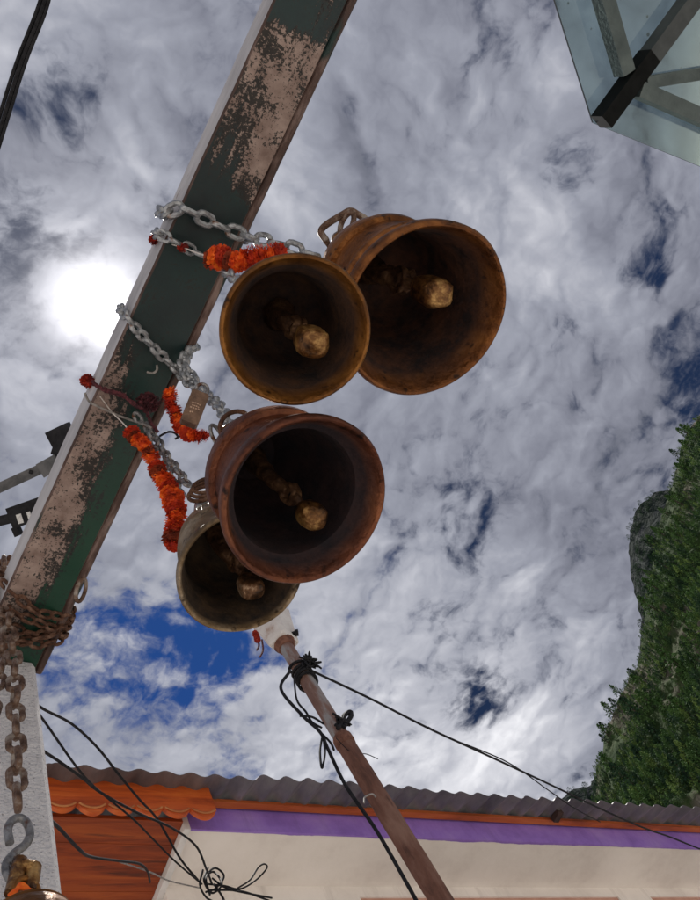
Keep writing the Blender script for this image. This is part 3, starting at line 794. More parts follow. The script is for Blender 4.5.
# thick double lug on this bell's crown
mb = MB(); a_ = (KE - ME).normalized()
for px0, px1 in (((20, 862), (12, 894)), ((34, 868), (30, 892))):
    a, b = at_y(*px0, .842), at_y(*px1, .845)
    mb.tube(spline([b, a.lerp(b, .5), a, a + (a - b).normalized() * .003], 4), [.0095] * 8 + [.0085, .008, .007, .004][:len(spline([b, a, a, a], 4)) - 8 + 4][:5] if False else .0095, 10)
mb.tube(spline([at_y(19, 862, .842), at_y(26, 866, .840), at_y(34, 868, .842)], 5), .0085, 10)
part(mb, 'crown_lug', M_clap, rt)
mb = MB()
for q in range(3):
    mb.tube(spline([at_y(9 + q, 896 + q, .825), at_y(16, 890 + q, .822), at_y(22, 888 - q * 2, .822), at_y(34, 893 + q, .83)], 5), .0026, 6)
tag(mb.build('orange_thread', M_marigold, origin=at_y(20, 892, .83)), 'orange and cream thread tied round the brass bell crown at lower left', 'thread')

# ------------------------------------------------------------------ padlock
a, b = at_depth(205, 384, 1.44), at_depth(190, 422, 1.40)
t = (b - a).normalized(); vdir = ray(197, 405).normalized(); xs = t.cross(vdir).normalized(); nn = xs.cross(t)
if nn.dot(vdir) > 0: nn = -nn
Rl = Matrix((xs, t, nn)).transposed()
ctr = at_depth(194.5, 409, 1.41)
root = empty('padlock', ctr, 'long brown brass padlock hanging from the bunched silver chain', 'padlock')
mb = MB(); hwid, hl, th_ = .0148, .031, .0085; ch = .003
sec2 = [(-hwid + ch, -hl), (hwid - ch, -hl), (hwid, -hl + ch), (hwid, hl - ch), (hwid - ch, hl), (-hwid + ch, hl), (-hwid, hl - ch), (-hwid, -hl + ch)]
mb.poly([ctr + Rl @ Vector((x, y, -th_)) for x, y in sec2], Rl @ Vector((0, 0, 2 * th_))); part(mb, 'lock_body', M_brassplate, root, angle=25)
mb = MB()
for yy, ln in ((-.006, .016), (-.001, .013), (.0035, .017), (.012, .012)):
    for k2 in range(4):
        w_ = ln / 4; x0_ = -ln / 2 + w_ * k2
        if rn.random() < .85: mb.box(ctr + Rl @ Vector((x0_ + w_ / 2, yy + rn.uniform(-.0006, .0006), th_ + .0002)), (w_ * .36, .0011, .0005), Rl)
part(mb, 'stamped_marks', M_lockmark, root)
mb = MB(); sh = []
for i in range(13):
    an = math.pi * i / 12; sh.append(ctr + Rl @ Vector((.0095 * math.cos(an), -hl - .010 - .010 * math.sin(an), 0)))
mb.tube([ctr + Rl @ Vector((.0095, -hl + .002, 0))] + sh + [ctr + Rl @ Vector((-.0095, -hl + .002, 0))], .003, 8); part(mb, 'lock_shackle', M_steel, root)

# ------------------------------------------------------------------ marigold garlands


def garland(name, label, path, r, m, n, seed, group='flower garlands on the chains', cat='garland', heads=None):
    """flower heads threaded on a string: every head a ruffled rosette of layered petals"""
    rnd = random.Random(seed); pts = spline(path, 10); mb = MB()
    mb.tube(pts, r * .16, 6, mi=1)
    st = resample(pts, r * .66)
    for k_, p in enumerate(st):
        i = min(range(len(pts)), key=lambda q: (pts[q] - p).length)
        t = (pts[min(i + 1, len(pts) - 1)] - pts[max(i - 1, 0)]).normalized()
        t = (t + Vector((rnd.gauss(0, .28), rnd.gauss(0, .28), rnd.gauss(0, .28)))).normalized()
        u = t.cross(Vector((.4, .3, .8))).normalized(); w = t.cross(u)
        R0 = r * rnd.uniform(.90, 1.14); off = (u * rnd.gauss(0, .08) + w * rnd.gauss(0, .08)) * r; tone = 0 if rnd.random() < .72 else 2
        if rnd.random() < .10: tone = 3
        r_ = r
        for ring in range(6):
            el_ = R(-55 + 24 * ring); npet = [15, 20, 23, 21, 16, 10][ring]
            for q in range(npet):
                a = 2 * math.pi * (q + rnd.uniform(-.35, .35)) / npet; e_ = el_ + rnd.gauss(0, .13)
                d = (u * math.cos(a) + w * math.sin(a)) * math.cos(e_) + t * (math.sin(e_) * .62)
                side_ = t.cross(d).normalized(); c = p + off + d * R0 * .60; L_ = R0 * rnd.uniform(.26, .42); W_ = R0 * rnd.uniform(.12, .19)
                dd = (d.normalized() + t * rnd.gauss(0, .22) + side_ * rnd.gauss(0, .16)).normalized(); nn_ = dd.cross(side_)
                cu = nn_ * L_ * rnd.uniform(-.25, .25)
                mb.add([c - side_ * W_ * .4, c + side_ * W_ * .4, c + dd * L_ * .6 + side_ * W_ + cu * .4, c + dd * L_ + side_ * W_ * .55 + cu, c + dd * L_ * .94 + cu * 1.2, c + dd * L_ - side_ * W_ * .55 + cu, c + dd * L_ * .6 - side_ * W_ + cu * .4],
                       [(0, 1, 2, 6), (6, 2, 3, 4, 5)], tone)
        mb.tube([p + off - t * R0 * .34, p + off, p + off + t * R0 * .34], [R0 * .35, R0 * .70, R0 * .35], 10, mi=tone)
    ms_ = [m, M_thread, M_marigold_deep, M_marigold_brown] if m is M_marigold else [m, m, m, m]
    ob = mb.build(name, ms_, origin=pts[0], smooth=False)
    return tag(ob, label, cat, group)


garland('flower_garland', 'thick orange marigold garland on the upper chain above the ochre bell', [at_depth(214, 257, 1.47), at_depth(226, 260, 1.45), at_depth(244, 261, 1.43), at_depth(262, 256, 1.42), at_depth(281, 252, 1.42)], .0225, M_marigold, 5200, 1)
garland('flower_garland', 'bent red-orange garland hanging behind the brass padlock', [at_depth(170, 393, 1.50), at_depth(172, 404, 1.50), at_depth(177, 418, 1.50), at_depth(184, 430, 1.49), at_depth(194, 435, 1.48), at_depth(209, 436, 1.48)], .0145, M_marigold, 4000, 2)
garland('flower_garland', 'short orange garland stub tied at the beam edge above the long one', [at_depth(131, 433, 1.56), at_depth(139, 441, 1.55), at_depth(147, 449, 1.54), at_depth(152, 457, 1.54)], .0165, M_marigold, 2600, 3)
garland('flower_garland', 'longest orange marigold garland dangling beside the pale brass bell', [at_depth(156, 467, 1.50), at_depth(165, 483, 1.48), at_depth(173, 500, 1.46), at_depth(175, 515, 1.44), at_depth(173, 530, 1.43), at_depth(174, 543, 1.42), at_depth(170, 548, 1.42)], .0190, M_marigold, 6000, 4)
garland('dried_flower', 'small red dried flower on the beam edge beside the heavy galvanised chain', [at_depth(155, 238, 1.60), at_depth(158, 241, 1.60)], .0125, M_redflower, 260, 5, 'dried flowers tied to the beam', 'flower')
garland('dried_flower', 'small red dried flower on the thread across the green beam', [at_depth(181, 247, 1.555), at_depth(186, 249, 1.55)], .0105, M_redflower, 220, 6, 'dried flowers tied to the beam', 'flower')
garland('dried_flower', 'orange-red dried flower at the beam left edge nearest the sun', [at_depth(87, 380, 1.66), at_depth(91, 384, 1.655)], .0150, M_redflower, 320, 7, 'dried flowers tied to the beam', 'flower')
# maroon cloth knot
garland('cloth_knot', 'crumpled maroon cloth knot tied at the beam edge', [at_depth(143, 400, 1.60), at_depth(150, 402, 1.59), at_depth(156, 408, 1.59)], .0190, M_maroon, 300, 8, None, 'cloth')


def wire(name, label, paths, r, m, group=None, n=8, cat='wire', kink=0.0, seed=0):
    rnd = random.Random(seed); mb = MB()
    for p in paths:
        q = spline(p, 10)
        if kink: q = [v + Vector((rnd.uniform(-1, 1), rnd.uniform(-1, 1), rnd.uniform(-1, 1))) * kink for v in q]
        mb.tube(q, r, n)
    return tag(mb.build(name, m, origin=paths[0][0]), label, cat, group)


def beam_path(pl_, off=.006): return [beam_at(x, y, off) for x, y in pl_]


mb = MB()
wire('thread', 'white thread strung between red flowers across the upper beam', [[at_depth(158, 240, 1.59), at_depth(184, 248, 1.55), at_depth(200, 254, 1.50), at_depth(214, 257, 1.47)]], .0014, M_thread, 'threads and wires on the beam')
wire('twisted_cord', 'dark maroon twisted cord running from dried flower to cloth knot', [beam_path([(92, 384), (108, 390), (122, 396), (136, 404), (146, 412)], .008) + [at_depth(152, 424, 1.60), at_depth(158, 432, 1.59)], beam_path([(92, 381), (107, 392), (123, 394), (135, 406), (147, 410)], .011)], .0032, M_maroon, 'threads and wires on the beam', kink=.0015)
wire('loop_wire', 'grey wire looped slackly across the beam below the dried flower', [beam_path([(85, 393), (90, 402), (104, 409), (120, 416), (134, 421)], .008) + [at_depth(146, 425, 1.60), at_depth(152, 428, 1.59)]], .0022, M_greywire, 'threads and wires on the beam')
wire('thread', 'thin straight white thread from beam edge down to the garland stub', [beam_path([(100, 396), (112, 412)], .006) + [at_depth(122, 422, 1.585), at_depth(130, 431, 1.56)]], .0012, M_thread, 'threads and wires on the beam')
wire('bent_wire', 'short dark hooked wire end sticking out near the twin chains', [[at_depth(160, 436, 1.58), at_depth(168, 432, 1.57), at_depth(175, 433, 1.57), at_depth(179, 438, 1.57)], [at_depth(175, 439, 1.57), at_depth(182, 435, 1.57)]], .0022, M_black, 'threads and wires on the beam')
wire('bent_wire', 'short pale curled wire tip poking from the beam face', [beam_path([(147, 372), (153, 373), (157, 370), (157, 365)], .012)], .0022, M_greywire, 'threads and wires on the beam')

# ------------------------------------------------------------------ two clamp rods left of the beam
d1 = 1.80
root = empty('clamp_rod', at_depth(45, 465, d1), 'upper dark metal rod with clamp meeting the left side of the beam', 'clamp rod', 'clamp rods beside the beam')
mb = MB(); mb.bar(at_depth(-60, 515, d1), at_depth(45, 467, d1), .021, .021, up=ray(30, 470)); part(mb, 'rod', M_clamp, root)
mb = MB(); mb.bar(at_depth(42, 470, d1), at_depth(60, 460, d1), .032, .032, up=ray(30, 470)); part(mb, 'socket', M_clamp, root, angle=20)
mb = MB(); mb.bar(at_depth(51, 440, d1), at_depth(72, 430, d1), .036, .03, up=ray(30, 470)); mb.bar(at_depth(56, 455, d1), at_depth(64, 430, d1), .022, .026, up=ray(30, 470)); part(mb, 'clamp_plate', M_black, root, angle=20)
mb = MB(); q = at_depth(31, 472, d1 - .012); mb.box(q, (.0035, .0035, .003)); part(mb, 'bolt', M_black, root)
root = empty('clamp_rod', at_depth(20, 515, d1), 'lower black rod with square stickered clamp meeting the left side of the beam', 'clamp rod', 'clamp rods beside the beam')
mb = MB(); mb.bar(at_depth(-60, 536, d1), at_depth(16, 517, d1), .021, .018, up=ray(20, 515)); part(mb, 'rod', M_black, root)
mb = MB(); mb.bar(at_depth(12, 518, d1), at_depth(46, 506, d1), .045, .03, up=ray(20, 515)); mb.bar(at_depth(15, 532, d1), at_depth(20, 530, d1), .02, .025, up=ray(20, 515)); part(mb, 'clamp_block', M_black, root, angle=20)
mb = MB(); q0, q1 = at_depth(17.5, 519.5, d1 - .0165), at_depth(22.5, 518, d1 - .0165); mb.bar(q0, q1, .020, .002, up=ray(20, 515)); part(mb, 'sticker', M_label, root)
mb = MB(); q0, q1 = at_depth(27.5, 515.5, d1 - .0165), at_depth(31, 514.4, d1 - .0165); mb.bar(q0, q1, .014, .002, up=ray(20, 515)); part(mb, 'sticker', M_label, root)

# ------------------------------------------------------------------ lamp pole
YP = 1.5
pb, pt_, pj = at_y(431, 884, YP), at_y(282, 640, YP), at_y(318, 738, YP)
px_, pz = (pb.x + pt_.x) / 2, 0
root = empty('lamp_pole', (pb.x, YP, 0), 'rusty brown metal pole with a dirty white box on top', 'pole')


def pole_x(z): return pb.x + (pt_.x - pb.x) * (z - pb.z) / (pt_.z - pb.z)


mb = MB(); zj = pj.z
n_ = 40
pts = [Vector((pole_x(z), YP, z)) for z in [zj * i / n_ for i in range(n_ + 1)]]
rad = [.0325 + .0008 * math.sin(i * 1.7) + (.0018 if i % 9 == 0 else 0) for i in range(n_ + 1)]
mb.tube(pts, rad, 20); part(mb, 'lower_tube', M_pole, root)
mb = MB(); mb.tube([Vector((pole_x(z), YP, z)) for z in (zj - .02, zj + .35, pt_.z + .03)], .0285, 20); part(mb, 'upper_tube', M_pole2, root)
mb = MB(); mb.tube([Vector((pole_x(z), YP, z)) for z in (zj - .035, zj - .015, zj + .01, zj + .02)], [.0335, .036, .035, .029], 20); part(mb, 'collar', M_rustband, root)
# box: wider toward the top, rusty lower lip
bt = at_y(279, 628, YP); bz0 = at_y(280, 643, YP).z - .005
Rb = Matrix.Rotation(R(22), 3, 'Z')
mb = MB(); cx = pole_x(bz0)
hb = .24
for z, s_ in ((0, .070), (.03, .078), (hb, .100)): pass
vs = []; fs = []
zs = [(0, .048), (.010, .055), (.08, .063), (hb, .088), (hb + .012, .080)]
for z, s_ in zs:
    for x, y in ((-1, -.8), (-.8, -1), (.8, -1), (1, -.8), (1, .8), (.8, 1), (-.8, 1), (-1, .8)):
        vs.append(Vector((cx, YP, bz0 + z)) + Rb @ Vector((x * s_, y * s_ * .8, 0)))
for i in range(len(zs) - 1):
    for j in range(8): fs.append((i * 8 + j, i * 8 + (j + 1) % 8, (i + 1) * 8 + (j + 1) % 8, (i + 1) * 8 + j))
fs += [tuple(range(8)), tuple(len(zs) * 8 - 8 + j for j in range(8))]
mb.add(vs, fs); bxo = part(mb, 'white_box', M_box, root, angle=30)
mb = MB(); mb.tube([Vector((cx, YP, bz0 + z)) for z in (-.03, -.012, .003)], [.034, .040, .046], 16); part(mb, 'rust_lip', M_rustband, bxo)
mb = MB(); q = at_y(291, 634, YP - .03); mb.tube([q, q + ROT @ Vector((.026, .010, 0))], .007, 8); mb.tube([q + ROT @ Vector((.016, .004, 0)), q + ROT @ Vector((.03, .006, 0))], .014, 6); part(mb, 'bolt', M_black, bxo)
garland('red_ribbon', 'small red ribbon hanging from the white box on the pole', [at_y(255, 632, YP - .06), at_y(258, 640, YP - .06)], .013, M_redflower, 120, 9, None, 'ribbon')
wire('ribbon_string', 'two thin dark strings dangling below the white box on the pole', [[at_y(257, 638, YP - .05), at_y(259, 645, YP - .05), at_y(257, 650, YP - .05)], [at_y(262, 640, YP - .05), at_y(263, 650, YP - .05), at_y(260, 657, YP - .05)]], .004, M_maroon, cat='string')

# wires on and around the pole
PW = []
pf = YP - .06
wire('cable', 'thick black cable drooping beside the rusty pole to the bottom edge', [[at_y(x, y, pf) for x, y in [(290, 671), (281, 689), (302, 715), (320, 732), (328, 749), (346, 786), (376, 830), (406, 882), (424, 915)]]], .0058, M_black, 'black cables on the pole', cat='cable')
wire('cable', 'thin black cable loops tied against the middle of the pole', [[at_y(x, y, pf) for x, y in [(294, 678), (297, 700), (306, 712), (312, 722), (322, 728)]], [at_y(x, y, pf) for x, y in [(300, 716), (312, 717), (324, 724)]], [at_y(x, y, pf) for x, y in [(322, 738), (320, 752), (322, 768), (325, 752), (323, 736)]], [at_y(x, y, pf) for x, y in [(318, 730), (330, 742), (334, 750)]]], .0038, M_black, 'black cables on the pole', cat='cable')


def knot(name, label, px, py, y, size, seed, n=9, ww=.004):
    rnd = random.Random(seed); mb = MB(); c = at_y(px, py, y)
    for i in range(n):
        p = [c + Vector((rnd.gauss(0, 1), rnd.gauss(0, .6), rnd.gauss(0, 1))) * size * (.4 + .3 * j) for j in range(4)]
        mb.tube(spline(p, 5), ww, 6)
    return tag(mb.build(name, M_black, origin=c), label, 'wire knot', 'black wire knots on the pole')


knot('wire_knot', 'upper black wire knot wrapped on the pole below the white box', 309, 661, YP - .05, .020, 4, 14)
knot('wire_knot', 'lower black wire knot sticking out to the right of the pole', 341, 722, YP - .03, .016, 6, 8)
mb = MB()
for k2 in range(5):
    z = at_y(297 + k2 * 1.7, 667 + k2 * 3.6, YP).z
    mb.tube([Vector((pole_x(z), YP, z)) + Vector((.036 * math.cos(a), .036 * math.sin(a), .012 * math.sin(a + k2))) for a in [2 * math.pi * i / 18 for i in range(18)]], .006, 6, closed=True)
tag(mb.build('cable_binding', M_black, origin=at_y(300, 672, YP)), 'black cable turns bound tightly round the upper pole', 'cable binding')
wire('wire_tip', 'black doubled cable end curling up beside the pole joint', [[at_y(x, y, YP - .03) for x, y in [(338, 728), (343, 722), (344, 716), (350, 712), (351, 716), (347, 722), (343, 728)]]], .009, M_black, cat='wire')
wire('tie_wire', 'pale tie wire round the rusty pole at the roof edge', [[at_y(x, y, YP - .045) for x, y in [(364, 803), (365, 797), (372, 794), (376, 797)]]], .0026, M_greywire, cat='wire')
wire('whisker_wire', 'hair-thin stray wire to the right of the pole joint', [[at_y(x, y, YP - .02) for x, y in [(336, 738), (352, 753), (366, 754), (378, 759)]]], .0015, M_black, cat='wire')
# span wire to the right
pts = [(306, 668), (369, 698), (428, 728), (480, 752), (551, 785), (603, 810), (644, 828), (670, 837), (700, 849), (760, 872)]
ys = [1.47, 1.55, 1.65, 1.75, 1.95, 2.1, 2.25, 2.35, 2.5, 2.65]
wire('overhead_wire', 'black wire running from the pole across the sky to the lower right', [[at_y(x, y, yy) for (x, y), yy in zip(pts, ys)]], .0048, M_black, 'wires across the sky', cat='wire')
pts = [(428, 727), (447, 737), (507, 762), (548, 790), (574, 808), (600, 822)]; ys = [1.65, 1.70, 1.9, 2.1, 2.25, 2.45]
wire('overhead_wire', 'thinner second wire splitting off below the black span wire', [[at_y(x, y, yy) for (x, y), yy in zip(pts, ys)]], .003, M_black, 'wires across the sky', cat='wire')
# wires lower left
G = 'wires in front of the porch'


def slack(pl_, y0, y1): return [at_y(x, y, y0 + (y1 - y0) * i / (len(pl_) - 1)) for i, (x, y) in enumerate(pl_)]


wire('slack_wire', 'uppermost slack black wire in front of the orange porch boards', [slack([(20, 690), (42, 708), (72, 724), (98, 748), (120, 776), (140, 800), (158, 820), (180, 858), (198, 880)], 1.25, 2.5)], .0042, M_black, G)
wire('slack_wire', 'middle slack wire crossing the porch boards beside the uppermost wire', [slack([(25, 696), (45, 722), (76, 766), (96, 788), (132, 818), (152, 838), (176, 862), (202, 884)], 1.25, 2.5)], .0036, M_black, G)
wire('slack_wire', 'lower slack wire leaving the post and reaching the cable tangle', [slack([(25, 742), (45, 752), (80, 776), (100, 792), (136, 812), (172, 828), (196, 846), (206, 868), (212, 884)], 1.25, 2.5)], .0042, M_black, G)
wire('slack_wire', 'lowest wire lying over the dark orange boards', [slack([(40, 812), (58, 827), (80, 850), (92, 857), (120, 861), (140, 864), (148, 872), (150, 882)], 1.25, 2.6)], .0045, M_black, G)
wire('slack_wire', 'thin pale wire crossing the cream soffit edge', [slack([(120, 862), (150, 872), (170, 881), (200, 888)], 2.3, 2.6)], .003, M_greywire, G)
yt_ = 2.5
mb = MB(); rnd = random.Random(31)
loops = [[(203, 870), (200, 885), (206, 897), (214, 902)], [(208, 868), (204, 880), (212, 893), (222, 884), (214, 872), (206, 878), (210, 895)],
         [(208, 884), (225, 886), (240, 889), (256, 880), (267, 868), (264, 864), (258, 868), (250, 880), (238, 888)],
         [(212, 878), (226, 888), (246, 893), (272, 898)], [(205, 876), (215, 868), (224, 876), (216, 888), (206, 892)], [(214, 884), (222, 896), (226, 905)], [(209, 890), (240, 891), (262, 898), (280, 905)]]
for l_ in loops: mb.tube(spline([at_y(x, y, yt_ + rnd.uniform(-.03, .03)) for x, y in l_], 8), rnd.choice([.0045, .0038, .0055]), 6)
tag(mb.build('cable_tangle', M_black, origin=at_y(212, 884, yt_)), 'tangle of looped black cables before the cream soffit', 'cable tangle')
# cable bundle, top left
mb = MB()
for off, r_ in ((0, .0085), (-5, .007), (4, .006)):
    mb.tube(spline([at_depth(52 + off * .7, -30, 3.0), at_depth(43 + off, 8, 3.0), at_depth(22 + off, 62, 3.02), at_depth(3 + off, 122, 3.03), at_depth(-14 + off * .8, 180, 3.05)], 8), r_, 8)
tag(mb.build('cable_bundle', M_black, origin=at_depth(22, 62, 3.0)), 'thick dark cable bundle crossing the upper left corner', 'cable')

# ------------------------------------------------------------------ building
YF = 2.9
zs_ = at_y(440, 838.5, YF).z                      # underside of slab
zt_ = 5.072
root = empty('painted_house', (5.0, 3.6, 0), 'cream house with purple band and grey corrugated roof at the bottom', 'house')
XL, XR = 1.82, 11.0
# slab: purple face and cream soffit
mb = MB()
nx = 60; vs = []; fs = []
mb.box(((XL + XR) / 2, YF + .006, (zs_ + zt_) / 2), ((XR - XL) / 2, .006, (zt_ - zs_) / 2))
part(mb, 'purple_band', M_purple, root)
mb = MB(); mb.box(((XL + XR) / 2 , YF + .013 + .185, zs_ + .03), ((XR - XL) / 2, .183, .026)); M_soffit = mat('cream_soffit_with_purple_edge', .85, 0, [(.32, (.70, .645, .60)), (.5, (.80, .75, .70)), (.68, (.84, .79, .745))], scale=2.6, detail=10, bump=.15, bump_scale=25)
_nt = M_soffit.node_tree; N = _nt.nodes; L = _nt.links; nt = _nt
_b = N['Principled BSDF']; _src = _b.inputs['Base Color'].links[0].from_socket
_tc = N.new('ShaderNodeTexCoord'); _sp = N.new('ShaderNodeSeparateXYZ'); L.new(_tc.outputs['Object'], _sp.inputs[0])
_mp = N.new('ShaderNodeMapping'); _mp.inputs['Scale'].default_value = (1.3, .2, 1); L.new(_tc.outputs['Object'], _mp.inputs['Vector'])
_n, _ = noise_(_mp.outputs[0], 2.2, 5, .6)
_lim = math_('ADD', math_('MULTIPLY', math_('SUBTRACT', _n, .53), .05), YF + .018 - 3.6)
_f = mrange(math_('SUBTRACT', _lim, _sp.outputs['Y']), -.001, .001, 0, 1)
L.new(mixc(_f, _src, (.27, .15, .52)), _b.inputs['Base Color'])
part(mb, 'soffit', M_soffit, root)
# purple paint drips over the arris
# wall with window openings
YW = YF + .36
xw = [(2.98, 5.08), (5.40, 7.5), (7.82, 9.9)]
zw1, zw0 = 4.835, 3.55
mb = MB()
xs_ = [XL] + [v for w in xw for v in w] + [XR]
mb.box(((XL + XR) / 2, YW + .1, (zw1 + zs_ + .05) / 2), ((XR - XL) / 2, .1, (zs_ + .05 - zw1) / 2))
mb.box(((XL + XR) / 2, YW + .1, zw0 / 2), ((XR - XL) / 2, .1, zw0 / 2))
for i in range(0, len(xs_), 2):
    mb.box(((xs_[i] + xs_[i + 1]) / 2, YW + .1, (zw0 + zw1) / 2), ((xs_[i + 1] - xs_[i]) / 2, .1, (zw1 - zw0) / 2))
mb.box((XL + .1, 5.2, (zs_ + .05) / 2), (.1, 1.92, (zs_ + .05) / 2))
mb.box((XR - .1, 5.2, (zs_ + .05) / 2), (.1, 1.92, (zs_ + .05) / 2))
mb.box((0.9, 5.4, (zs_ + .05) / 2), (.9, .08, (zs_ + .05) / 2))
part(mb, 'wall', M_cream, root)
for (a, b) in xw:
    mb = MB(); f = .06; yy = YW + .07
    mb.box(((a + b) / 2, yy, zw1 - f / 2), ((b - a) / 2, .06, f / 2)); mb.box(((a + b) / 2, yy, zw0 + f / 2), ((b - a) / 2, .06, f / 2))
    for x in (a + f / 2, b - f / 2, (a + b) / 2): mb.box((x, yy, (zw0 + zw1) / 2), (f / 2, .058, (zw1 - zw0) / 2 - f))
    w_ = part(mb, 'window', M_pink, root)
    mb = MB(); mb.box(((a + b) / 2, yy + .02, (zw0 + zw1) / 2), ((b - a) / 2 - f, .004, (zw1 - zw0) / 2 - f)); part(mb, 'pane', M_pane, w_)
mb = MB(); mb.box((XL - .018, 3.95, zs_ + .012), (.017, 1.08, .05)); part(mb, 'white_trim', M_trimwhite, root)
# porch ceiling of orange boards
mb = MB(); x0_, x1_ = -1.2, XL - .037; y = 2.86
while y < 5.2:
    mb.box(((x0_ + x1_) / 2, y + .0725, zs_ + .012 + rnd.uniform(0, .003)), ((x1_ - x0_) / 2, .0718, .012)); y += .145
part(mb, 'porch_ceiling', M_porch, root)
# scalloped fascia board
xr = at_y(213, 800, 2.78).x; xl = -1.2
zb = CAM.z + at_y(130, 806, 2.78).z - CAM.z; ztop = at_y(130, 779, 2.78).z
pitch = .142; nsc = int((xr - xl) / pitch); pitch = (xr - xl) / nsc
out = [(xr, ztop), (xl, ztop)]
for i in range(nsc):
    for j in range(8):
        u = j / 8; x = xl + (i + u) * pitch
        out.append((x, zb - (.052 + .006 * math.sin(i * 2.7)) * math.sin(math.pi * u) ** .75))
out.append((xr, zb))
mb = MB()
# build as strips so that the outline stays a clean scallop
vs = []; fs = []
low = out[2:]
for (x, z) in low:
    vs += [(x, 2.78, z), (x, 2.78, ztop), (x, 2.802, ztop), (x, 2.802, z)]
for i in range(len(low) - 1):
    for j in range(4): fs.append((i * 4 + j, i * 4 + (j + 1) % 4, i * 4 + 4 + (j + 1) % 4, i * 4 + 4 + j))
fs += [(0, 1, 2, 3), tuple(len(low) * 4 - 4 + j for j in range(4))]
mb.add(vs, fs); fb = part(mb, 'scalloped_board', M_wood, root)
# paler carved scallop edging line
mb = MB()
for i in range(nsc):
    pts = []
    for j in range(9):
        u = .06 + .88 * j / 8; x = xl + (i + u) * pitch; pts.append(Vector((x, 2.777, zb + .012 - .040 * math.sin(math.pi * u) ** .75)))
    mb.tube(pts, .0055, 6)
part(mb, 'carved_edging', mat('pale_orange_wood', .6, 0, [(.4, (.36, .11, .03)), (.6, (.52, .20, .06))], scale=9), fb)
# eave timbers
mb = MB(); mb.box(((XL + XR) / 2 + .08, 2.866, 5.066), ((XR - XL) / 2 - .04, .020, .011)); part(mb, 'eave_timber', M_beamwood, root)
mb = MB()
for x in [4.42, 7.0, 9.2]:
    mb = MB(); mb.box((x, 2.80, 5.045), (.022, .040, .020)); part(mb, 'rafter', M_darkgap, root)
# corrugated roof
ye = 2.66; lam = .135; amp = .016; x0_, x1_ = -1.4, 11.4
nxs = int((x1_ - x0_) / lam * 8); slope = .33
z_e = at_y(375, 786, ye).z
mb = MB(); sheet = 0; vs = []; fs = []
ny = 6
sheetw = lam * 8
for i in range(nxs + 1):
    x = x0_ + (x1_ - x0_) * i / nxs; w = amp * (1 + .18 * math.sin(x * 3.1)) * math.sin(2 * math.pi * x / lam + .25 * math.sin(x * 1.7)) + .002 * math.sin(x * 1.3)
    sh_ = int(x / sheetw); dy = .012 * math.sin(sh_ * 2.3); dz = .004 * math.sin(sh_ * 5.1)
    for j in range(ny + 1):
        yy = ye + dy + 3.0 * (j / ny) ** 1.6
        vs.append((x, yy, z_e + (yy - ye) * slope + w + dz))
for i in range(nxs):
    for j in range(ny):
        a = i * (ny + 1) + j; fs.append((a, a + 1, a + ny + 2, a + ny + 1))
mb.add(vs, fs)
th = len(mb.v)
mb.v += [v + Vector((0, 0, .0025)) for v in mb.v[:th]]; top_f = [tuple(i + th for i in f) for f in fs]; mb.f += top_f; mb.m += [0] * len(top_f)
for i in range(nxs):
    a = i * (ny + 1); b2 = a + ny + 1; mb.f.append((a, b2, b2 + th, a + th)); mb.m.append(0)
rf = part(mb, 'roof', M_tin, root, angle=60)
for k2 in range(9):                              # roof screws with bright washers along the eave
    x = at_y(562 + 16 * k2, 798 + k2 * 1.6, ye).x; x = x0_ + (round((x - x0_) / lam - .25) + .25) * lam
    c = Vector((x, ye + .05, z_e + .05 * slope + amp + .006)); mb = MB(); mb.tube([c - Vector((0, 0, .004)), c + Vector((0, 0, .004)), c + Vector((0, 0, .012))], [.012, .010, .005], 8); part(mb, 'roof_screw', M_trimwhite, rf)

# ------------------------------------------------------------------ glass canopy (octagon)
HG = 2.5
c0 = at_height(593, 123, HG)
dirs = R(-74); Rg = 2.3
cen = c0 + Vector((math.cos(dirs), math.sin(dirs), 0)) * Rg
e_a = (at_height(700, 178, HG) - c0); a_first = math.atan2(-(math.sin(dirs)), -(math.cos(dirs)))
root = empty('glass_canopy', (cen.x, cen.y, 0), 'octagonal green-tinted glass canopy on steel tubes at the upper right corner', 'canopy')
cor = [cen + Vector((math.cos(a_first + k2 * math.pi / 4), math.sin(a_first + k2 * math.pi / 4), 0)) * Rg for k2 in range(8)]
for k2 in range(8):
    a, b = cor[k2], cor[(k2 + 1) % 8]; mb = MB()
    m_ = (a + b + cen) / 3
    pa, pb_, pcn = [v + (m_ - v) * .0012 for v in (a, b, cen)]
    mb.add([pa, pb_, pcn, pa + Vector((0, 0, .008)), pb_ + Vector((0, 0, .008)), pcn + Vector((0, 0, .008))], [(0, 1, 2), (3, 4, 5)], 0)
    mb.add([pa, pb_, pb_ + Vector((0, 0, .008)), pa + Vector((0, 0, .008))], [(0, 1, 2, 3)], 1)
    part(mb, 'glass_panel', [M_glass, M_glassedge], root, smooth=False)
zt = -.038
hipn = at_height(619, 84, HG); inset = (c0 - hipn).length
rin = Rg - inset
ring = [cen + (c - cen) * (rin / Rg) for c in cor]
dn = Vector((0, 0, zt))
